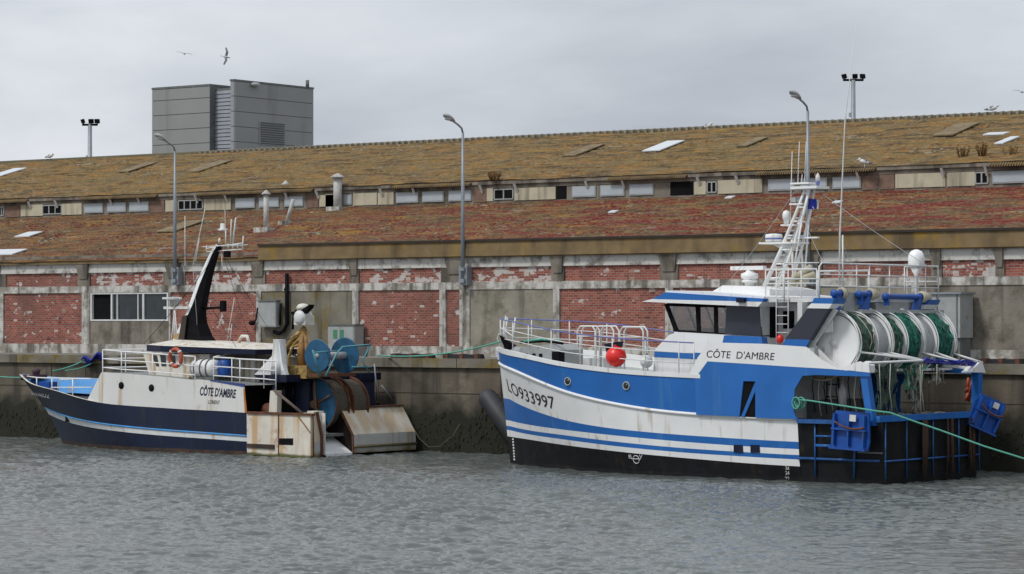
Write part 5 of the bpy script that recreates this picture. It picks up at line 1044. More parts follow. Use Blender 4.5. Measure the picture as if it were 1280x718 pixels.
# roof: navy rim with white crown
zr0 = B.y(174, 439, 2.0).z; xf = B.y(174, 436, 1.4).x; xm = B.y(254, 440, 2.2).x; xe = B.y(319, 438, 2.2).x
def ring(f, z0, z1, xoff=0): 
    pts = [(xf - xoff, 0), (xf - .1 - xoff, .9 * f), (xf - .6 - xoff, 1.6 * f), (xf - 1.8 - xoff, 2.1 * f), (xm, 2.2 * f), (xe + xoff, 2.2 * f)]
    pts = pts + [(x, -y) for x, y in pts[::-1][:-1]]; return [(x, y, z0 + (z1 - z0) * clamp((xf - x) / (xf - xe), 0, 1)) for x, y in pts]
r0, r1, r2_, r3 = ring(1, zr0, zr0 - .10), ring(1.0, zr0 + .26, zr0 + .10), ring(.93, zr0 + .30, zr0 + .13, .15), ring(.45, zr0 + .50, zr0 + .22, 1.0)
k = len(r0); m = MB(); m.add(r0 + r1, [(i, (i + 1) % k, k + (i + 1) % k, k + i) for i in range(k)] + [tuple(range(k))], 0); m.add(r1 + r2_ + r3, [(i, (i + 1) % k, k + (i + 1) % k, k + i) for i in range(k)] + [(k + i, k + (i + 1) % k, 2 * k + (i + 1) % k, 2 * k + i) for i in range(k)] + [tuple(range(2 * k, 3 * k))], 1); m.build('wheelhouse_roof', [NAVY, OLDWH], bo)
ZRF = zr0 + .3
# leaning mast funnel: black sides, white leading face
def Qm(px, py, y=0.0): q = B.y(px, py, 0); return Vector((q.x, y, q.z))
back = [(268, 436), (258, 420), (253, 404), (253, 391), (257, 372), (264, 341), (271, 318), (277.5, 306)]
front = [(223, 425), (229, 410), (235, 397), (241, 378), (249, 353), (256, 335), (263.5, 318), (271.5, 306)]
mid = [(232, 428), (236.5, 412), (241, 397), (247, 380), (254, 356), (260.5, 338), (267.5, 319), (274, 306)]
wy = [.55, .45, .36, .28, .22, .18, .15, .12]
m = MB(); vs = []
for f_, g_, b_, y in zip(front, mid, back, wy): vs += [Qm(*f_, y * .6), Qm(*g_, y), Qm(*b_, y * .8), Qm(*b_, -y * .8), Qm(*g_, -y), Qm(*f_, -y * .6)]
for i in range(7):
    o_ = 6 * i
    for j in range(6): m.add([vs[o_ + j], vs[o_ + (j + 1) % 6], vs[o_ + 6 + (j + 1) % 6], vs[o_ + 6 + j]], [(0, 1, 2, 3)], 1 if j in (0, 4, 5) else 0)
m.add(vs[-6:], [(0, 1, 2, 3, 4, 5)], 0); ms = m.build('leaning_mast', [BLACK, WHITE], bo)
m = MB(); m.prism([Qm(228, 424, .56), Qm(236, 424, .56), Qm(236, 417, .53), Qm(231, 417, .53)], (0, .02, 0)); m.build('yellow_panel', YELL, ms)
m = MB(); m.prism([Qm(236, 426, .57), Qm(243, 426, .57), Qm(243, 394, .40), Qm(237, 396, .40)], (0, .04, 0)); m.build('dark_door', M('very_dark_brown', (.03, .018, .012), .7), ms)
m = MB(); m.tube([Qm(253, 386), Qm(281, 384)], .05, 6); m.box(Qm(279, 386) - Vector((.09, .1, .12)), Qm(279, 380) + Vector((.09, .1, .12))); m.build('light_arm', BLACK, ms)
m = MB()
for (a0_, a1_), (b0_, b1_) in (((258, 311), (304, 304)), ((259, 315), (303, 312)), ((258, 307), (258, 316)), ((304, 295), (303, 313)), ((275, 304), (274, 300)), ((262, 318), (268, 308)), ((285, 311), (285, 305)), ((291, 311), (291, 304)), ((297, 311), (297, 304)), ((282, 288), (282, 306)), ((272, 287), (284, 287))): m.tube([Qm(a0_, a1_), Qm(b0_, b1_)], .028, 5)
for y in (.25, -.25): m.tube([Qm(258, 309, y), Qm(304, 306, y)], .022, 5)
m.lathe(Qm(278, 289), (0, 0, 1), [(.16, 0), (.16, .06), (.1, .1), (.08, .3)], 10); m.build('crosstree', WHITE2, ms)
for (x0, y0_), (x1, y1_), r_ in (((282, 305), (281, 262), .012), ((288, 305), (289, 274), .03), ((291, 305), (294.5, 272), .035), ((278, 340), (277, 318), .02), ((274, 304), (274.5, 298), .06)): MB().tube([Qm(x0, y0_), Qm(x1, y1_)], [r_, r_ * .7], 6).build('whip_aerial', WHITE2, ms)
m = MB(); a = Qm(284, 318); m.box(a - Vector((.1, .1, .12)), a + Vector((.1, .1, .12))); m.build('masthead_light', BLACK, ms)
for (x0, y0_), (x1, y1_) in (((241, 332), (256, 262)), ((244.5, 326), (249, 298)), ((231, 333), (231, 270))): MB().tube([B.y(x0, y0_, .6), B.y(x1, y1_, .6)], [.025, .012], 5).build('tall_aerial', WHITE2, bo)
MB().tube([B.y(241, 333, .6), B.y(246, 400, .3), B.y(247, 420, .3)], .006, 4).build('aerial_stay', WHITE2, bo)
# radar on the roof front
m = MB(); a = B.y(218.5, 427, .3); b_ = B.y(218.5, 385, .3); m.tube([a, b_], .05, 6); m.tube([B.y(214, 427, .6), b_], .02, 5); m.tube([B.y(222, 427, .6), b_], .02, 5); o = m.build('radar_post', WHITE2, bo)
a, b2_ = B.y(206, 385, .3), B.y(236, 383.5, .3); MB().box((a.x, .22, a.z - .05), (b2_.x, .38, a.z + .05)).build('scanner_bar', WHITE2, o); MB().lathe(b_ + Vector((0, 0, .08)), (0, 0, 1), [(.14, 0), (.2, .05), (.2, .18), (.3, .22), (.3, .30), (.1, .36)], 12).build('radar_housing', GREY, o)
a, b2_ = B.y(204, 373, .3), B.y(226, 372, .3); MB().box((a.x, .24, a.z - .04), (b2_.x, .36, a.z + .04)).build('upper_scanner_bar', WHITE2, o)
m = MB()
for (x0, y0_), (x1, y1_) in (((283, 430), (293, 373)), ((287, 430), (290, 405))): m.tube([B.y(x0, y0_, .3), B.y(x1, y1_, .3)], .015, 4)
m.build('roof_whip', WHITE2, bo)
m = MB(); a = B.y(299, 434, .2); m.tube([a, a + Vector((0, 0, .25)), a + Vector((-.15, 0, .42)), a + Vector((-.42, 0, .42)), a + Vector((-.5, 0, .2))], .07, 8); m.box((a.x + .5, -.6, a.z - .2), (a.x + 1.2, .6, a.z + .16)); m.box((B.y(316, 434, .5).x, -1, a.z - .2), (B.y(268, 430, .5).x, .8, a.z + .06)); m.build('roof_ventilator', OLDWH, bo)
# upper deck railings
def prail(pts, y, drops, name, top_only=False):
    m = MB(); T = [B.y(px, py, y if not isinstance(y, list) else y[i]) for i, (px, py) in enumerate(pts)]; 
    for d_ in (0,) + drops: m.tube([p - Vector((0, 0, d_)) for p in T], .022 if d_ else .028, 6)
    for p in T: m.tube([p, p - Vector((0, 0, drops[-1] + .35))], .022, 6)
    return m.build(name, WHITE, bo)
yr_ = [2.0, 2.45, 2.7, 2.9, 2.95]; prail([(128.5, 437.5), (152, 439.5), (191, 442), (229, 445), (244, 446)], yr_, (.35, .7), 'upper_railing')
m = MB(); a, b_, c_ = B.y(128.5, 437.5, 2.0), Vector((0, 0, 0)), 0; e_ = Vector((a.x + .1, -2.0, a.z)); 
for d_ in (0, .35, .7): m.tube([a - Vector((0, 0, d_)), e_ - Vector((0, 0, d_)), e_ - Vector((3.6, 0.5, d_))], .022, 6)
for t in (.33, .66, 1): q = a.lerp(e_, t); m.tube([q, q - Vector((0, 0, 1.05))], .022, 6)
m.build('upper_railing', WHITE, bo)
prail([(267, 446.6), (290, 448), (300, 449), (330, 450.5), (345, 452)], 2.9, (.35, .7), 'aft_railing')
m = MB(); a = B.y(267, 446.6, 2.9); b_ = B.y(290, 441.5, .5); c_ = B.y(346, 444, .5); m.tube([a, b_, c_], .025, 6); m.tube([a - Vector((0, 0, .45)), b_ - Vector((0, 0, .45)), c_ - Vector((0, 0, .45))], .02, 6); m.build('aft_railing', WHITE, bo)
# liferaft, drum, lockers on the upper deck
p0, p1 = B.y(243, 461, 2.3), B.y(272, 461, 2.3); m = MB(); m.lathe(p0, p1 - p0, [(.2, 0), (.33, .06), (.36, .3), (.36, (p1 - p0).length - .3), (.33, (p1 - p0).length - .06), (.2, (p1 - p0).length)], 16)
for t in (.25, .5, .75): m.tube([p0.lerp(p1, t) + Vector((0, .375 * math.cos(k / 16 * 6.283), .375 * math.sin(k / 16 * 6.283))) for k in range(16)], .03, 5, 1, closed=True)
m.box((p1.x, 2.0, tpts[3].z - .1), (p0.x, 2.6, p0.z - .3), 1); rw = B.w((0, 0, 0)); o = m.build('liferaft_canister', [WHITE2, DGREY]); o.location = B.O; o.rotation_euler = (0, 0, B.rz); tag(o, 'white strapped liferaft canister on the upper deck of the left boat', 'liferaft')
m = MB(); p = B.y(281, 470, 2.1); m.lathe(p, (0, 0, 1), [(.24, 0), (.26, .03), (.26, .55), (.2, .6), (.1, .62)], 14); o = m.build('barrel', BLUE2); o.location = B.O; o.rotation_euler = (0, 0, B.rz); tag(o, 'small blue barrel beside the liferaft canister on the left boat', 'barrel')
m = MB(); a, b_ = B.y(292, 476, 1.2), B.y(318, 448, 1.2); m.box((b_.x, -1.4, a.z - .1), (a.x, 1.2, b_.z)); m.build('aft_casing', OLDWH, bo); m = MB(); m.box((B.y(330, 470, .5).x, -1.5, a.z - .3), (b_.x, .9, b_.z - .4)); m.build('aft_locker', GREY, bo)
p = B.w(B.y(219.5, 447.5, 2.98)); e = empty('lifebuoy', p, B.rz); tag(e, 'orange lifebuoy hanging on the upper railing of the left boat', 'lifebuoy')
MB().tube([(.30 * math.cos(k / 24 * 6.283), 0, .33 * math.sin(k / 24 * 6.283)) for k in range(24)], .075, 8, closed=True).build('ring', ORNG, e)
m = MB(); [m.tube([(.30 * math.cos(t + k * .1), 0, .33 * math.sin(t + k * .1)) for k in range(3)], .082, 8) for t in (.7, 2.3, 3.8, 5.4)]; m.build('reflective_band', WHITE2, e)
# white gusset post, navy block, aft deck
m = MB(); a = B.y(345, 468, 2.6); m.lathe((a.x, 2.4, a.z), (0, 0, 1), [(.34, 0), (.30, .5), (.23, 1.28), (.24, 1.3)], 12); m.build('vent_post', WHITE, bo)
plates('gusset', B, [(318, 468.6), (357, 468.6), (353, 455), (349, 427), (342, 443)], 2.6, .2, WHITE, bo, False)
body('shelter_beam', B, [(316, 468.8), (358, 468.8), (358, 478), (330, 477.5)], 2.8, -2.8, NAVY, bo)
zdk = Bc[0](2) - .75
MB().box((.3, -2.95, zdk - .1), (XQ + 1.0, 2.95, zdk)).build('working_deck', DGREY, bo)
a = B.y(309, 482, 2.9); MB().box((a.x + .4, -2.9, zdk), (a.x + .5, 2.9, tpts[-1].z)).build('deckhouse_aft_wall', DARK, bo)  # near-black colour paints the shade under the upper deck
b_ = B.y(332, 478, 2.6); MB().box((b_.x - .3, -2.8, zdk), (b_.x, 2.0, B.y(330, 477, 2.6).z)).build('shelter_shade_box', DARK, bo)  # dark box added to fill the shelter with painted interior shade
m = MB(); c_ = B.y(362, 480, 1.5); m.box((c_.x - .8, -2.6, zdk), (b_.x - .35, 1.3, c_.z + .35)); m.lathe((c_.x + .2, 1.35, c_.z - .3), (0, 1, 0), [(.3, 0), (.35, .05), (.2, .1), (.2, .5), (.35, .55), (.3, .6)], 14); m.build('deck_winch', M('dark_blue_winch', (.012, .02, .055), .5, var=.4, scale=4, stain=((.08, .04, .03), .35, 5)), bo)
m = MB(); p = B.y(308, 505, 2.5); m.lathe((p.x - .9, 2.3, p.z - .3), (0, -1, 0), [(.35, 0), (.35, .06), (.15, .08), (.15, .6), (.35, .62), (.35, .7)], 14); m.build('warp_drum', RUSTM, bo)
plates('bulkhead_stanchion', B, [(338, 488.5), (347, 488.5), (346, 517), (336, 517)], 2.9, .25, RUSTW, bo, False)
a, b_ = B.y(343, 488, 2.95), B.y(378, 517, 2.95); MB().tube([a, b_], .06, 6).build('derrick_brace', M('grey_brown_pipe', (.12, .09, .08), .8), bo)
# crane
m = MB(); g = lambda px, py, y=1.6: B.y(px, py, y)
m.box((g(392, 466).x, 1.2, g(380, 468).z - .15), (g(360, 466).x, 2.0, g(380, 457).z)); cr = m.build('deck_crane', YELL, bo)
m = MB(); m.tube([g(378, 460), g(377, 438), g(380, 412)], [.22, .17, .12], 8); m.tube([g(386, 460), g(384, 440), g(381, 416)], [.10, .09, .08], 6); m.build('column', M('orange_brown_paint', (.30, .15, .04), .6, var=.35, scale=4, stain=((.06, .04, .03), .45, 6)), cr)
m = MB(); m.tube([g(381, 411), g(366, 424), g(358, 437)], [.12, .12, .10], 6); m.tube([g(383, 415), g(368, 430), g(361, 446), g(362, 462)], [.06, .07, .07, .06], 6); m.tube([g(377, 430), g(366, 434)], .06, 6); m.build('jib', YELL, cr)
m = MB(); 
for k in range(6): m.tube(sag(g(360 + k * 3, 440 + k), g(374 + k * 2, 425 + 3 * k), .25, 8), .02, 4)
m.tube([g(357, 466), g(358, 446), g(366, 437), g(376, 440)], .05, 6); m.build('hydraulic_hose', BLACK, cr)
m = MB(); m.tube([g(366, 412), g(367, 395), g(370, 388)], .05, 6); m.build('hanger', BLACK, cr)
pb_ = g(381, 391); o = MB().lathe((pb_.x, 1.4, pb_.z - .18), (0, 1, 0), [(.16, 0), (.27, .05), (.27, .12), (.2, .16), (.2, .44), (.27, .48), (.27, .52), (.16, .6)], 16).build('power_block', WHITE2, cr)
m = MB(); m.prism([g(370, 390), g(381, 389), g(393, 381), (g(392, 385)), g(383, 394), g(371, 394)], (0, .3, 0)); m.build('band', BLACK, o)
m = MB(); m.lathe(pb_ + Vector((0, .1, .12)), (0, 0, 1), [(.25, 0), (.25, .10), (.17, .19), (.05, .22)], 12); m.box(pb_ - Vector((.28, .22, .46)), pb_ - Vector((-.28, -.3, .10))); m.box(pb_ - Vector((.10, .25, .34)), pb_ - Vector((-.06, .221, .22)), 1); m.box(pb_ - Vector((-.10, .25, .34)), pb_ - Vector((-.22, .221, .22)), 1); m.build('cheek', [M('cream_block', (.62, .60, .54), .5, stain=((.2, .15, .1), .3, 5)), BLACK], o)
# upper net drum
XU = B.y(397, 445, 1.9).x; ZU = B.y(397, 445, 1.9).z
u = [B.x(px, 444, XU) for px in (397, 431)]
dr = MB().lathe((XU, u[0].y, ZU), (0, -1, 0), [(.08, -.08), (.1, 0), (.14, .02), (.14, u[0].y - u[1].y), (.1, u[0].y - u[1].y + .1)], 14).build('upper_net_drum', GREY, bo)
for p, rr in zip(u, (.62, .68)):
    MB().lathe((XU, p.y, ZU), (0, -1, 0), [(rr - .02, -.03), (rr, -.02), (rr, .02), (rr - .02, .03)], 30, smooth=False).build('flange', DRUMB, dr)
m = MB(); m.tube([B.x(393, 441, XU - .5), B.x(427, 438, XU - .5)], .03, 6); m.tube([B.x(391, 438, XU - .6), B.x(400, 470, XU - .6)], .04, 6); m.tube([B.x(407, 470, XU - .75), B.x(421, 442, XU - .75), B.x(428, 434, XU - .75), B.x(463, 431, XU - .75), B.x(458, 446, XU - .75)], .035, 6); m.tube([B.x(463, 431, XU - .75), B.x(453, 452, XU - .75), B.x(462, 466, XU - .75)], .03, 6); m.tube([B.x(440, 459, XU - .6), B.x(464, 459, XU - .6)], .03, 6); m.build('drum_frame', TURQ, bo)
m = MB(); m.box((XU - .3, u[1].y - .3, ZU - .78), (XU + .2, u[0].y + .3, ZU - .66)); m.build('drum_platform', RUSTM, bo)
# lower net drum
XD2 = B.y(393, 505, 1.15).x; ZD2 = B.y(393, 506, 1.15).z; RL = 1.0
fy = [B.x(px, 504, XD2).y for px in (395, 412, 418, 436)]
dl = MB().lathe((XD2, fy[0] + .15, ZD2), (0, -1, 0), [(.12, 0), (.14, .1), (.25, .12), (.25, fy[0] - fy[3])], 14).build('lower_net_drum', RUSTM, bo)
for i, (y, mt) in enumerate(zip(fy, (DRUMB, RUSTM, RUSTM, RUSTM))):
    MB().lathe((XD2, y, ZD2), (0, -1, 0), [(RL - .03, -.025), (RL, -.02), (RL, .02), (RL - .03, .025)], 36, smooth=False).build('flange', mt, dl)
    MB().tube([(XD2 + RL * math.cos(k / 36 * 6.283), y, ZD2 + RL * math.sin(k / 36 * 6.283)) for k in range(36)], .035, 5, closed=True).build('rim', [RUSTM, RUSTM, RUSTM, RUSTM][i], dl)
for y0_, y1_ in ((fy[0] - .05, fy[1] + .03), (fy[2] - .03, fy[3] + .03)):
    m = MB(); n, kk = 36, 8; vs = []
    for i in range(kk + 1):
        for j in range(n): rr = .93 * (1 + .02 * mnoise.noise(Vector((j * .5, i * .9, y0_)))); q = 6.28318 * j / n; vs.append((XD2 + rr * math.cos(q), lerp(y0_, y1_, i / kk), ZD2 + rr * math.sin(q)))
    m.add(vs, [(i * n + j, i * n + (j + 1) % n, (i + 1) * n + (j + 1) % n, (i + 1) * n + j) for i in range(kk) for j in range(n)], 0, False); m.build('wound_net', NETB, dl)
m = MB(); c_ = Vector((XD2, fy[0] + .08, ZD2)); m.lathe(c_, (0, 1, 0), [(.16, 0), (.16, .12), (.06, .14)], 10); [m.tube([c_, c_ + Vector((.85 * math.cos(a), 0, .85 * math.sin(a)))], .04, 5) for a in (.2, 1.5, 2.7, 4.0)]; m.tube([(XD2 - .2, fy[0] + .2, zdk), (XD2 - .1, fy[0] + .2, ZD2 + .9), (XD2 + .3, fy[0] + .2, ZD2 + 1.05), (XD2 + .8, fy[0] + .2, ZD2 + .8)], .04, 6); m.build('drum_spoke', M('rust_brown', (.17, .10, .06), .8, var=.4, scale=5), dl)
# stern: port quarter plating, ramp and big transom box
Yp = 3.1
def SP(pts, mat, name, y=Yp, th=.12): return plates(name, B, pts, y, th, mat, bo, False)
SP([(308.5, 516.5), (347, 518), (369, 518.5), (388.3, 519.3), (388.3, 572.5), (350, 571), (309, 568)], RUSTW, 'quarter_plating', Yp + .09)
MB().prism([(max(p.x, .75), -p.y, p.z) for p in [B.y(px, py, Yp + .09) for px, py in ((308.5, 516.5), (388.3, 519.3), (388.3, 572.5), (309, 568))]], (0, .12, 0)).build('quarter_plating', RUSTW, bo)
SP([(308, 554.5), (342.5, 556), (342.5, 561.5), (308, 559.5)], HB, 'rubbing_bar', Yp + .14, .05); SP([(349, 548), (366.5, 548), (366.5, 556.5), (349, 556)], DARK, 'freeing_port', Yp + .10, .02)
SP([(347.5, 519), (349, 519), (349, 571), (347.5, 571)], RUSTM, 'plate_seam', Yp + .10, .02); SP([(372, 521), (374, 521), (388, 540), (388, 542.5)], M('seam_brown', (.22, .13, .07), .8), 'plate_seam', Yp + .10, .02)
SP([(308, 514.5), (390, 517.3), (390, 520), (308, 517.5)], RUSTM, 'bulwark_cap', Yp + .14, .2)
T = lambda px, py, x=0.0: B.x(px, py, x)
def tp_(pts, mat, name, x=0.0, th=.15): return MB().prism([T(a, b, x) for a, b in pts], (th, 0, 0)).build(name, mat, bo)
tp_([(389, 518), (392, 518), (393, 573), (389, 573)], RUSTM, 'corner_post')
tp_([(392, 516), (397, 515.5), (402, 546), (402, 552), (393, 553)], BLOCKW, 'port_transom'); tp_([(393, 553), (402, 552), (402, 571), (393, 572)], BLOCKL, 'port_transom', .0)
tp_([(396, 515), (398.5, 515), (404, 545), (404, 571), (402, 571), (402, 546)], RUSTM, 'ramp_edge', -.06)
a, b_, c_ = T(405, 513, .9), T(405, 566, -.05), T(436, 562, -.05)
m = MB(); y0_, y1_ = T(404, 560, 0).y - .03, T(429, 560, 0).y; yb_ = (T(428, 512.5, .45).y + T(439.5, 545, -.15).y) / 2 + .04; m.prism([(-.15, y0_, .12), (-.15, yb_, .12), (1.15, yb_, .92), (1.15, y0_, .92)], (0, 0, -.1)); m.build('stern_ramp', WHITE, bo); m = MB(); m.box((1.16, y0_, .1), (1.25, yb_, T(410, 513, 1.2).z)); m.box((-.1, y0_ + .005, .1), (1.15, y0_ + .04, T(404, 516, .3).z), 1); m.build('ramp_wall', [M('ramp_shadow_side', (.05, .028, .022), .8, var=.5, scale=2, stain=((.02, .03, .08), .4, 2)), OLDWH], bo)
m = MB(); p = T(407, 514, .05); m.box((.1, T(405, 514, .1).y, .5), (.6, T(397, 514, .1).y, T(400, 514, .1).z)); m.build('ramp_post', OLDWH, bo)
# big box: upper face slopes aft
tl, tr_ = T(428, 512.5, .45), T(496, 506.5, .45); ml, mr_ = T(439.5, 545, -.15), T(513, 538.5, -.15)
yl, yrr = (tl.y + ml.y) / 2, -3.12
zt1, zm1 = (tl.z + tr_.z) / 2 + .02, (ml.z + mr_.z) / 2; zb1 = .10
prof = [(.55, zt1), (-.12, zm1), (-.15, zb1), (1.9, zb1), (1.9, zt1)]
m = MB(); q = [(x, yl, z) for x, z in prof]; r_ = [(x, yrr, z) for x, z in prof]; m.add(q + r_, [(0, 1, 6, 5)], 0); m.add(q + r_, [(1, 2, 7, 6)], 1); m.add(q + r_, [(0, 4, 3, 2, 1), (5, 6, 7, 8, 9), (2, 3, 8, 7), (3, 4, 9, 8), (4, 0, 5, 9)], 2); m.build('transom_box', [BLOCKW, BLOCKL, M('shaded_rust_wall', (.014, .010, .009), .9, var=.5, scale=2, stain=((.05, .022, .012), .3, 3), spec=.1)], bo)  # end faces coloured near-black for the shade inside the ramp, plus rust stains
m = MB(); m.prism([(.60, yl + .03, zt1 + .03), (.48, yl + .03, zt1 + .03), (-.16, yl + .03, zm1), (-.19, yl + .03, zb1), (-.13, yl + .03, zb1), (-.10, yl + .03, zm1)], (0, -.06, 0)); m.box((.45, yl, zt1 - .01), (.62, yrr, zt1 + .04)); m.build('box_edging', RUSTM, bo)
m = MB(); m.tube([(-.19, yl - .02, zb1 + .24), (-.19, yrr, zb1 + .24)], .05, 6); m.build('belting', M('green_brown_belting', (.16, .13, .06), .8, var=.3), bo)
m = MB(); m.tube([B.x(477, 482, .9), B.x(490, 500, .9)], .035, 6); m.tube([B.x(468, 455, 1.2), B.x(472, 500, 1.2)], .03, 6); m.build('stern_handrail', GALV, bo)
m = MB(); random.seed(11)
for k in range(14): a = Vector((random.uniform(.8, 2.0), random.uniform(-2.6, -.2), zdk)); m.tube([a, a + Vector((random.uniform(-.3, .3), random.uniform(-.3, .3), random.uniform(.5, 1.2))), a + Vector((random.uniform(-.4, .4), random.uniform(-.4, .4), random.uniform(.2, .7)))], .05, 5)
m.build('deck_clutter', BLACK, bo)
def heap(name, c, r, mat, parent, seed, flat=.6):
    m = MB(); n, k = 22, 12; vs = []
    for i in range(k + 1):
        for j in range(n):
            ph = math.pi * .55 * i / k; q = 6.2832 * j / n; d_ = Vector((math.sin(ph) * math.cos(q), math.sin(ph) * math.sin(q), math.cos(ph) * flat)); f = 1 + .45 * mnoise.noise(d_ * 2.6 + Vector((seed, 0, 0))) + .2 * mnoise.noise(d_ * 8 + Vector((seed, 3, 0))); vs.append(Vector(c) + d_ * r * f)
    m.add(vs, [(i * n + j, (i + 1) * n + j, (i + 1) * n + (j + 1) % n, i * n + (j + 1) % n) for i in range(k) for j in range(n)], 0, False)
    for q in range(10):
        a = random.random() * 6.28; m.tube([Vector(c) + Vector((math.cos(a + t * .35), math.sin(a + t * .35), 0)) * r * (1.02 - t * .06) + Vector((0, 0, flat * r * math.sin(t * .4) * 1.05)) for t in range(6)], .02, 4, 1)
    return m.build(name, [mat, ROPEW], parent)
heap('net_heap', (2.6, -1.2, zdk), .7, NETB, bo, 3); heap('net_heap', (3.4, .3, zdk), .6, NETD, bo, 8, .9)
heap('net_heap', (.75, .6, 1.75), .65, NETD, bt, 5, .5); heap('net_heap', (.85, -1.6, 1.7), .75, M('grey_rope_heap', (.10, .09, .075), .9, var=.5, scale=9), bt, 15, .5)
# ropes, tarpaulin
def rope(pts, r, mat, lab): tag(MB().tube(pts, r, 6).build('mooring_rope', mat), lab, 'mooring rope')
a = B.w(B.y(28, 472, .1)); q = at(-90, 466, YQ + .3); q.z = ZQ; rope(sag(a, q, .3), .025, ROPEG, 'pale green rope leading left from the bow of the navy boat')
k0 = at(116, 447, YQ + .1); k0.z = ZQ - .02
rope(sag(B.w(B.y(66, 464, -1.6)), k0, .1), .03, ROPEG, 'upper green rope running from the navy bow to the blue tarpaulin on the quay')
rope(sag(B.w(B.y(82, 463.5, -1.8)), k0 + Vector((.3, -.05, -.2)), .1), .03, ROPEG, 'lower green rope running from the navy bow to the blue tarpaulin on the quay')
m = MB(); vs = []; n_ = 10
for i in range(n_ + 1):
    for j in range(5): t = i / n_; p = at(lerp(106, 130, t), lerp(451, 443.5, t), YQ - .25); vs.append(p + Vector((0, j * .09 - .2, .16 * math.sin(j * 1.1 + i * .9) * (1 - .3 * t) - .04 * j)))
m.add(vs, [(i * 5 + j, i * 5 + j + 1, i * 5 + j + 6, i * 5 + j + 5) for i in range(n_) for j in range(4)], 0, True); tp = m.build('blue_tarpaulin', ROPEB); tp.modifiers.new('s', 'SOLIDIFY').thickness = .05; tag(tp, 'crumpled blue tarpaulin hanging over the quay edge above the green ropes', 'tarpaulin')
a = at(514, 530, 83.4); rope2 = M('dull_rope', (.10, .085, .055), .9); rope([at(500, 506, YQ - .3), at(514, 530, YQ - .3), at(524, 548, YQ - .3), at(536, 559, YQ - .35), at(550, 558, YQ - .3), at(566, 545, YQ - .25), at(575, 530, YQ - .05)], .018, rope2, 'thin slack rope sagging against the quay right of the rusty transom box')
# rigging wires of the older boat
for (x0, y0_, p0), (x1, y1_, p1) in (((274, 308, 0), (345, 425, 2.3)), ((270, 318, .1), (180, 430, 1.0)), ((276, 308, 0), (316, 434, -1)), ((258, 372, .2), (300, 440, 2.0)), ((345, 427, 2.4), (383, 412, 1.6))): MB().tube(sag(B.y(x0, y0_, p0), B.y(x1, y1_, p1), .1, 8), .010, 4).build('rigging_wire', DARK, bo)
# ladder rails on the quay and small fittings
def qbox(px, py, w_, h_, mat, name, lab, cat): p = at(px, py, YQ + 1.0); p.z = ZQ; o = MB().box((-w_ / 2, -.2, 0), (w_ / 2, .2, h_)).box((-w_ / 2 - .05, -.25, h_), (w_ / 2 + .05, .25, h_ + .05)).build(name, mat); o.location = p; tag(o, lab, cat)
def bollard(px, lab):
    p = at(px, 445, YQ + .9); e = MB().lathe((0, 0, 0), (0, 0, 1), [(.26, 0), (.26, .04), (.14, .08), (.13, .28), (.22, .36), (.22, .42), (.1, .46)], 16).build('bollard', RUSTM); e.location = (p.x, p.y, ZQ); tag(e, lab, 'bollard', 'mooring bollards along the quay edge')

# ------------------------------------------------------------------ gulls
GW = M('gull_white', (.62, .63, .63), .8); GG = M('gull_grey', (.16, .17, .18), .8)
def gull_fly(px, py, D, sc_, rot, flap, lab):
    m = MB(); m.lathe((-.28, 0, 0), (1, 0, 0), [(.01, 0), (.06, .12), (.09, .28), (.07, .42), (.05, .50), (.045, .56), (.01, .64)], 10)
    for s in (1, -1):
        v = [(.10, s * .05, .03), (-.10, s * .05, .02), (-.06, s * .35, .03 + flap), (.12, s * .35, .05 + flap), (-.16, s * .72, flap * .8), (-.05, s * .74, .01 + flap * .8)]
        v2 = [(x, y, z - .018) for x, y, z in v]; m.add(v + v2, [(0, 1, 2, 3), (3, 2, 4, 5), (7, 6, 9, 8), (8, 9, 11, 10), (0, 3, 9, 6), (3, 5, 11, 9), (1, 7, 8, 2), (2, 8, 10, 4), (4, 10, 11, 5)], 1)
    m.add([(-.26, .03, .01), (-.26, -.03, .01), (-.42, -.08, 0), (-.42, .08, 0)], [(0, 1, 2, 3)]); o = m.build('gull', [GW, GG]); o.location = atd(px, py, D); o.rotation_euler = rot; o.scale = (sc_,) * 3; tag(o, lab, 'gull')
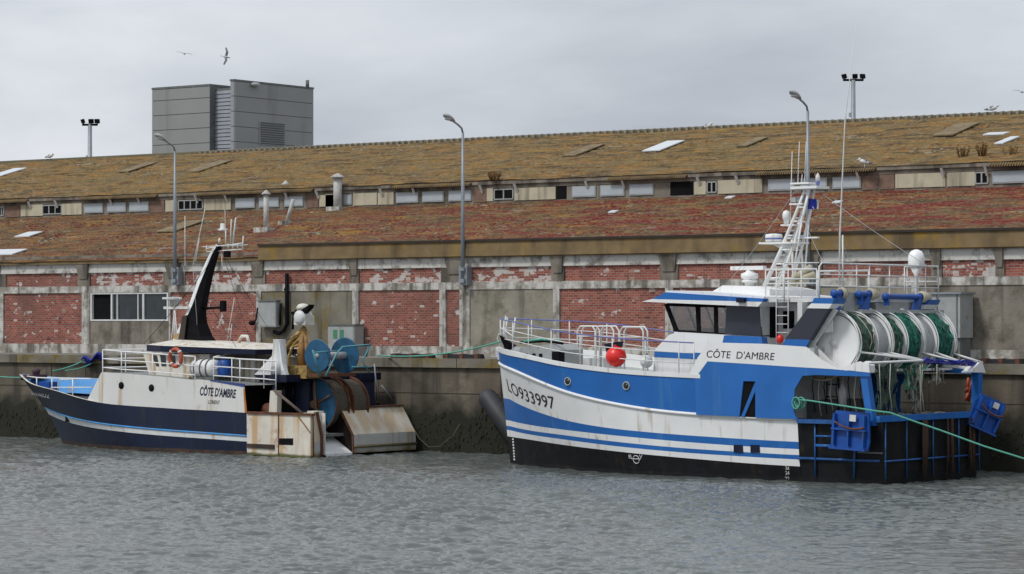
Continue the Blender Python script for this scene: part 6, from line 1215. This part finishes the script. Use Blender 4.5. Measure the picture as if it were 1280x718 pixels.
gull_fly(282, 71, 130, .62, (R(70), R(10), TH + R(15)), .12, 'gull banking with wings spread above the grey tower')
gull_fly(230, 67, 210, .9, (R(10), 0, TH + R(80)), .05, 'distant tiny gull gliding level to the left of the banking gull')
gull_fly(1278, 115, 190, .9, (R(10), 0, TH + R(60)), .05, 'distant gull cut by the right edge of the picture')
def gull_stand(px, py, up, lab, rz=0.0):
    y0, z0 = (YW + YC - .4, ZE) if up else (YW + Y1, Z1); p = atroof(px, py, y0, z0, K); m = MB()
    m.lathe((-.22, 0, .22), (1, 0, .25), [(.01, 0), (.07, .1), (.10, .24), (.08, .36), (.05, .42)], 10); m.ball((.20, 0, .38), .062, 8); m.tube([(.25, 0, .375), (.33, 0, .36)], [.018, .005], 5)
    m.tube([(-.2, 0, .24), (-.36, 0, .22)], [.06, .01], 6, 1); m.lathe((-.18, 0, .26), (1, 0, .2), [(.01, 0), (.085, .1), (.09, .22), (.03, .3)], 8, 1); m.tube([(0, .04, 0), (0, .04, .2)], .012, 4); m.tube([(0, -.04, 0), (0, -.04, .2)], .012, 4)
    o = m.build('gull', [GW, GG]); o.location = p; o.rotation_euler = (0, 0, rz); tag(o, lab, 'gull')
gull_stand(1081, 211, True, 'gull standing on the upper roof edge right of the tall antenna', R(200)); gull_stand(1241, 143.5, True, 'gull perched on the ridge near the right edge', R(30)); gull_stand(62, 201.5, True, 'gull perched on the ridge at the left of the floodlight mast', R(10)); gull_stand(885, 165, True, 'gull sitting on the ridge left of the right street lamp', R(0))
# gear stowed in the working deck opening of the blue boat
heap('net_heap', (XO - .6, 2.2, 1.05), .55, NETB, bt, 25, .9); heap('net_heap', (XO - 1.5, 1.6, 1.05), .6, NETD, bt, 31, .7)
m = MB()
for k in range(9):
    x = XO - .2 - k * .22; m.tube([(x, 2.4, zs_ - .05), (x + .03, 2.5, zs_ - random.uniform(.3, .8)), (x - .05, 2.45, zs_ - random.uniform(.9, 1.5))], .018, 5, k % 2)
m.build('hanging_line', [BLACK, ROPEW], bt)
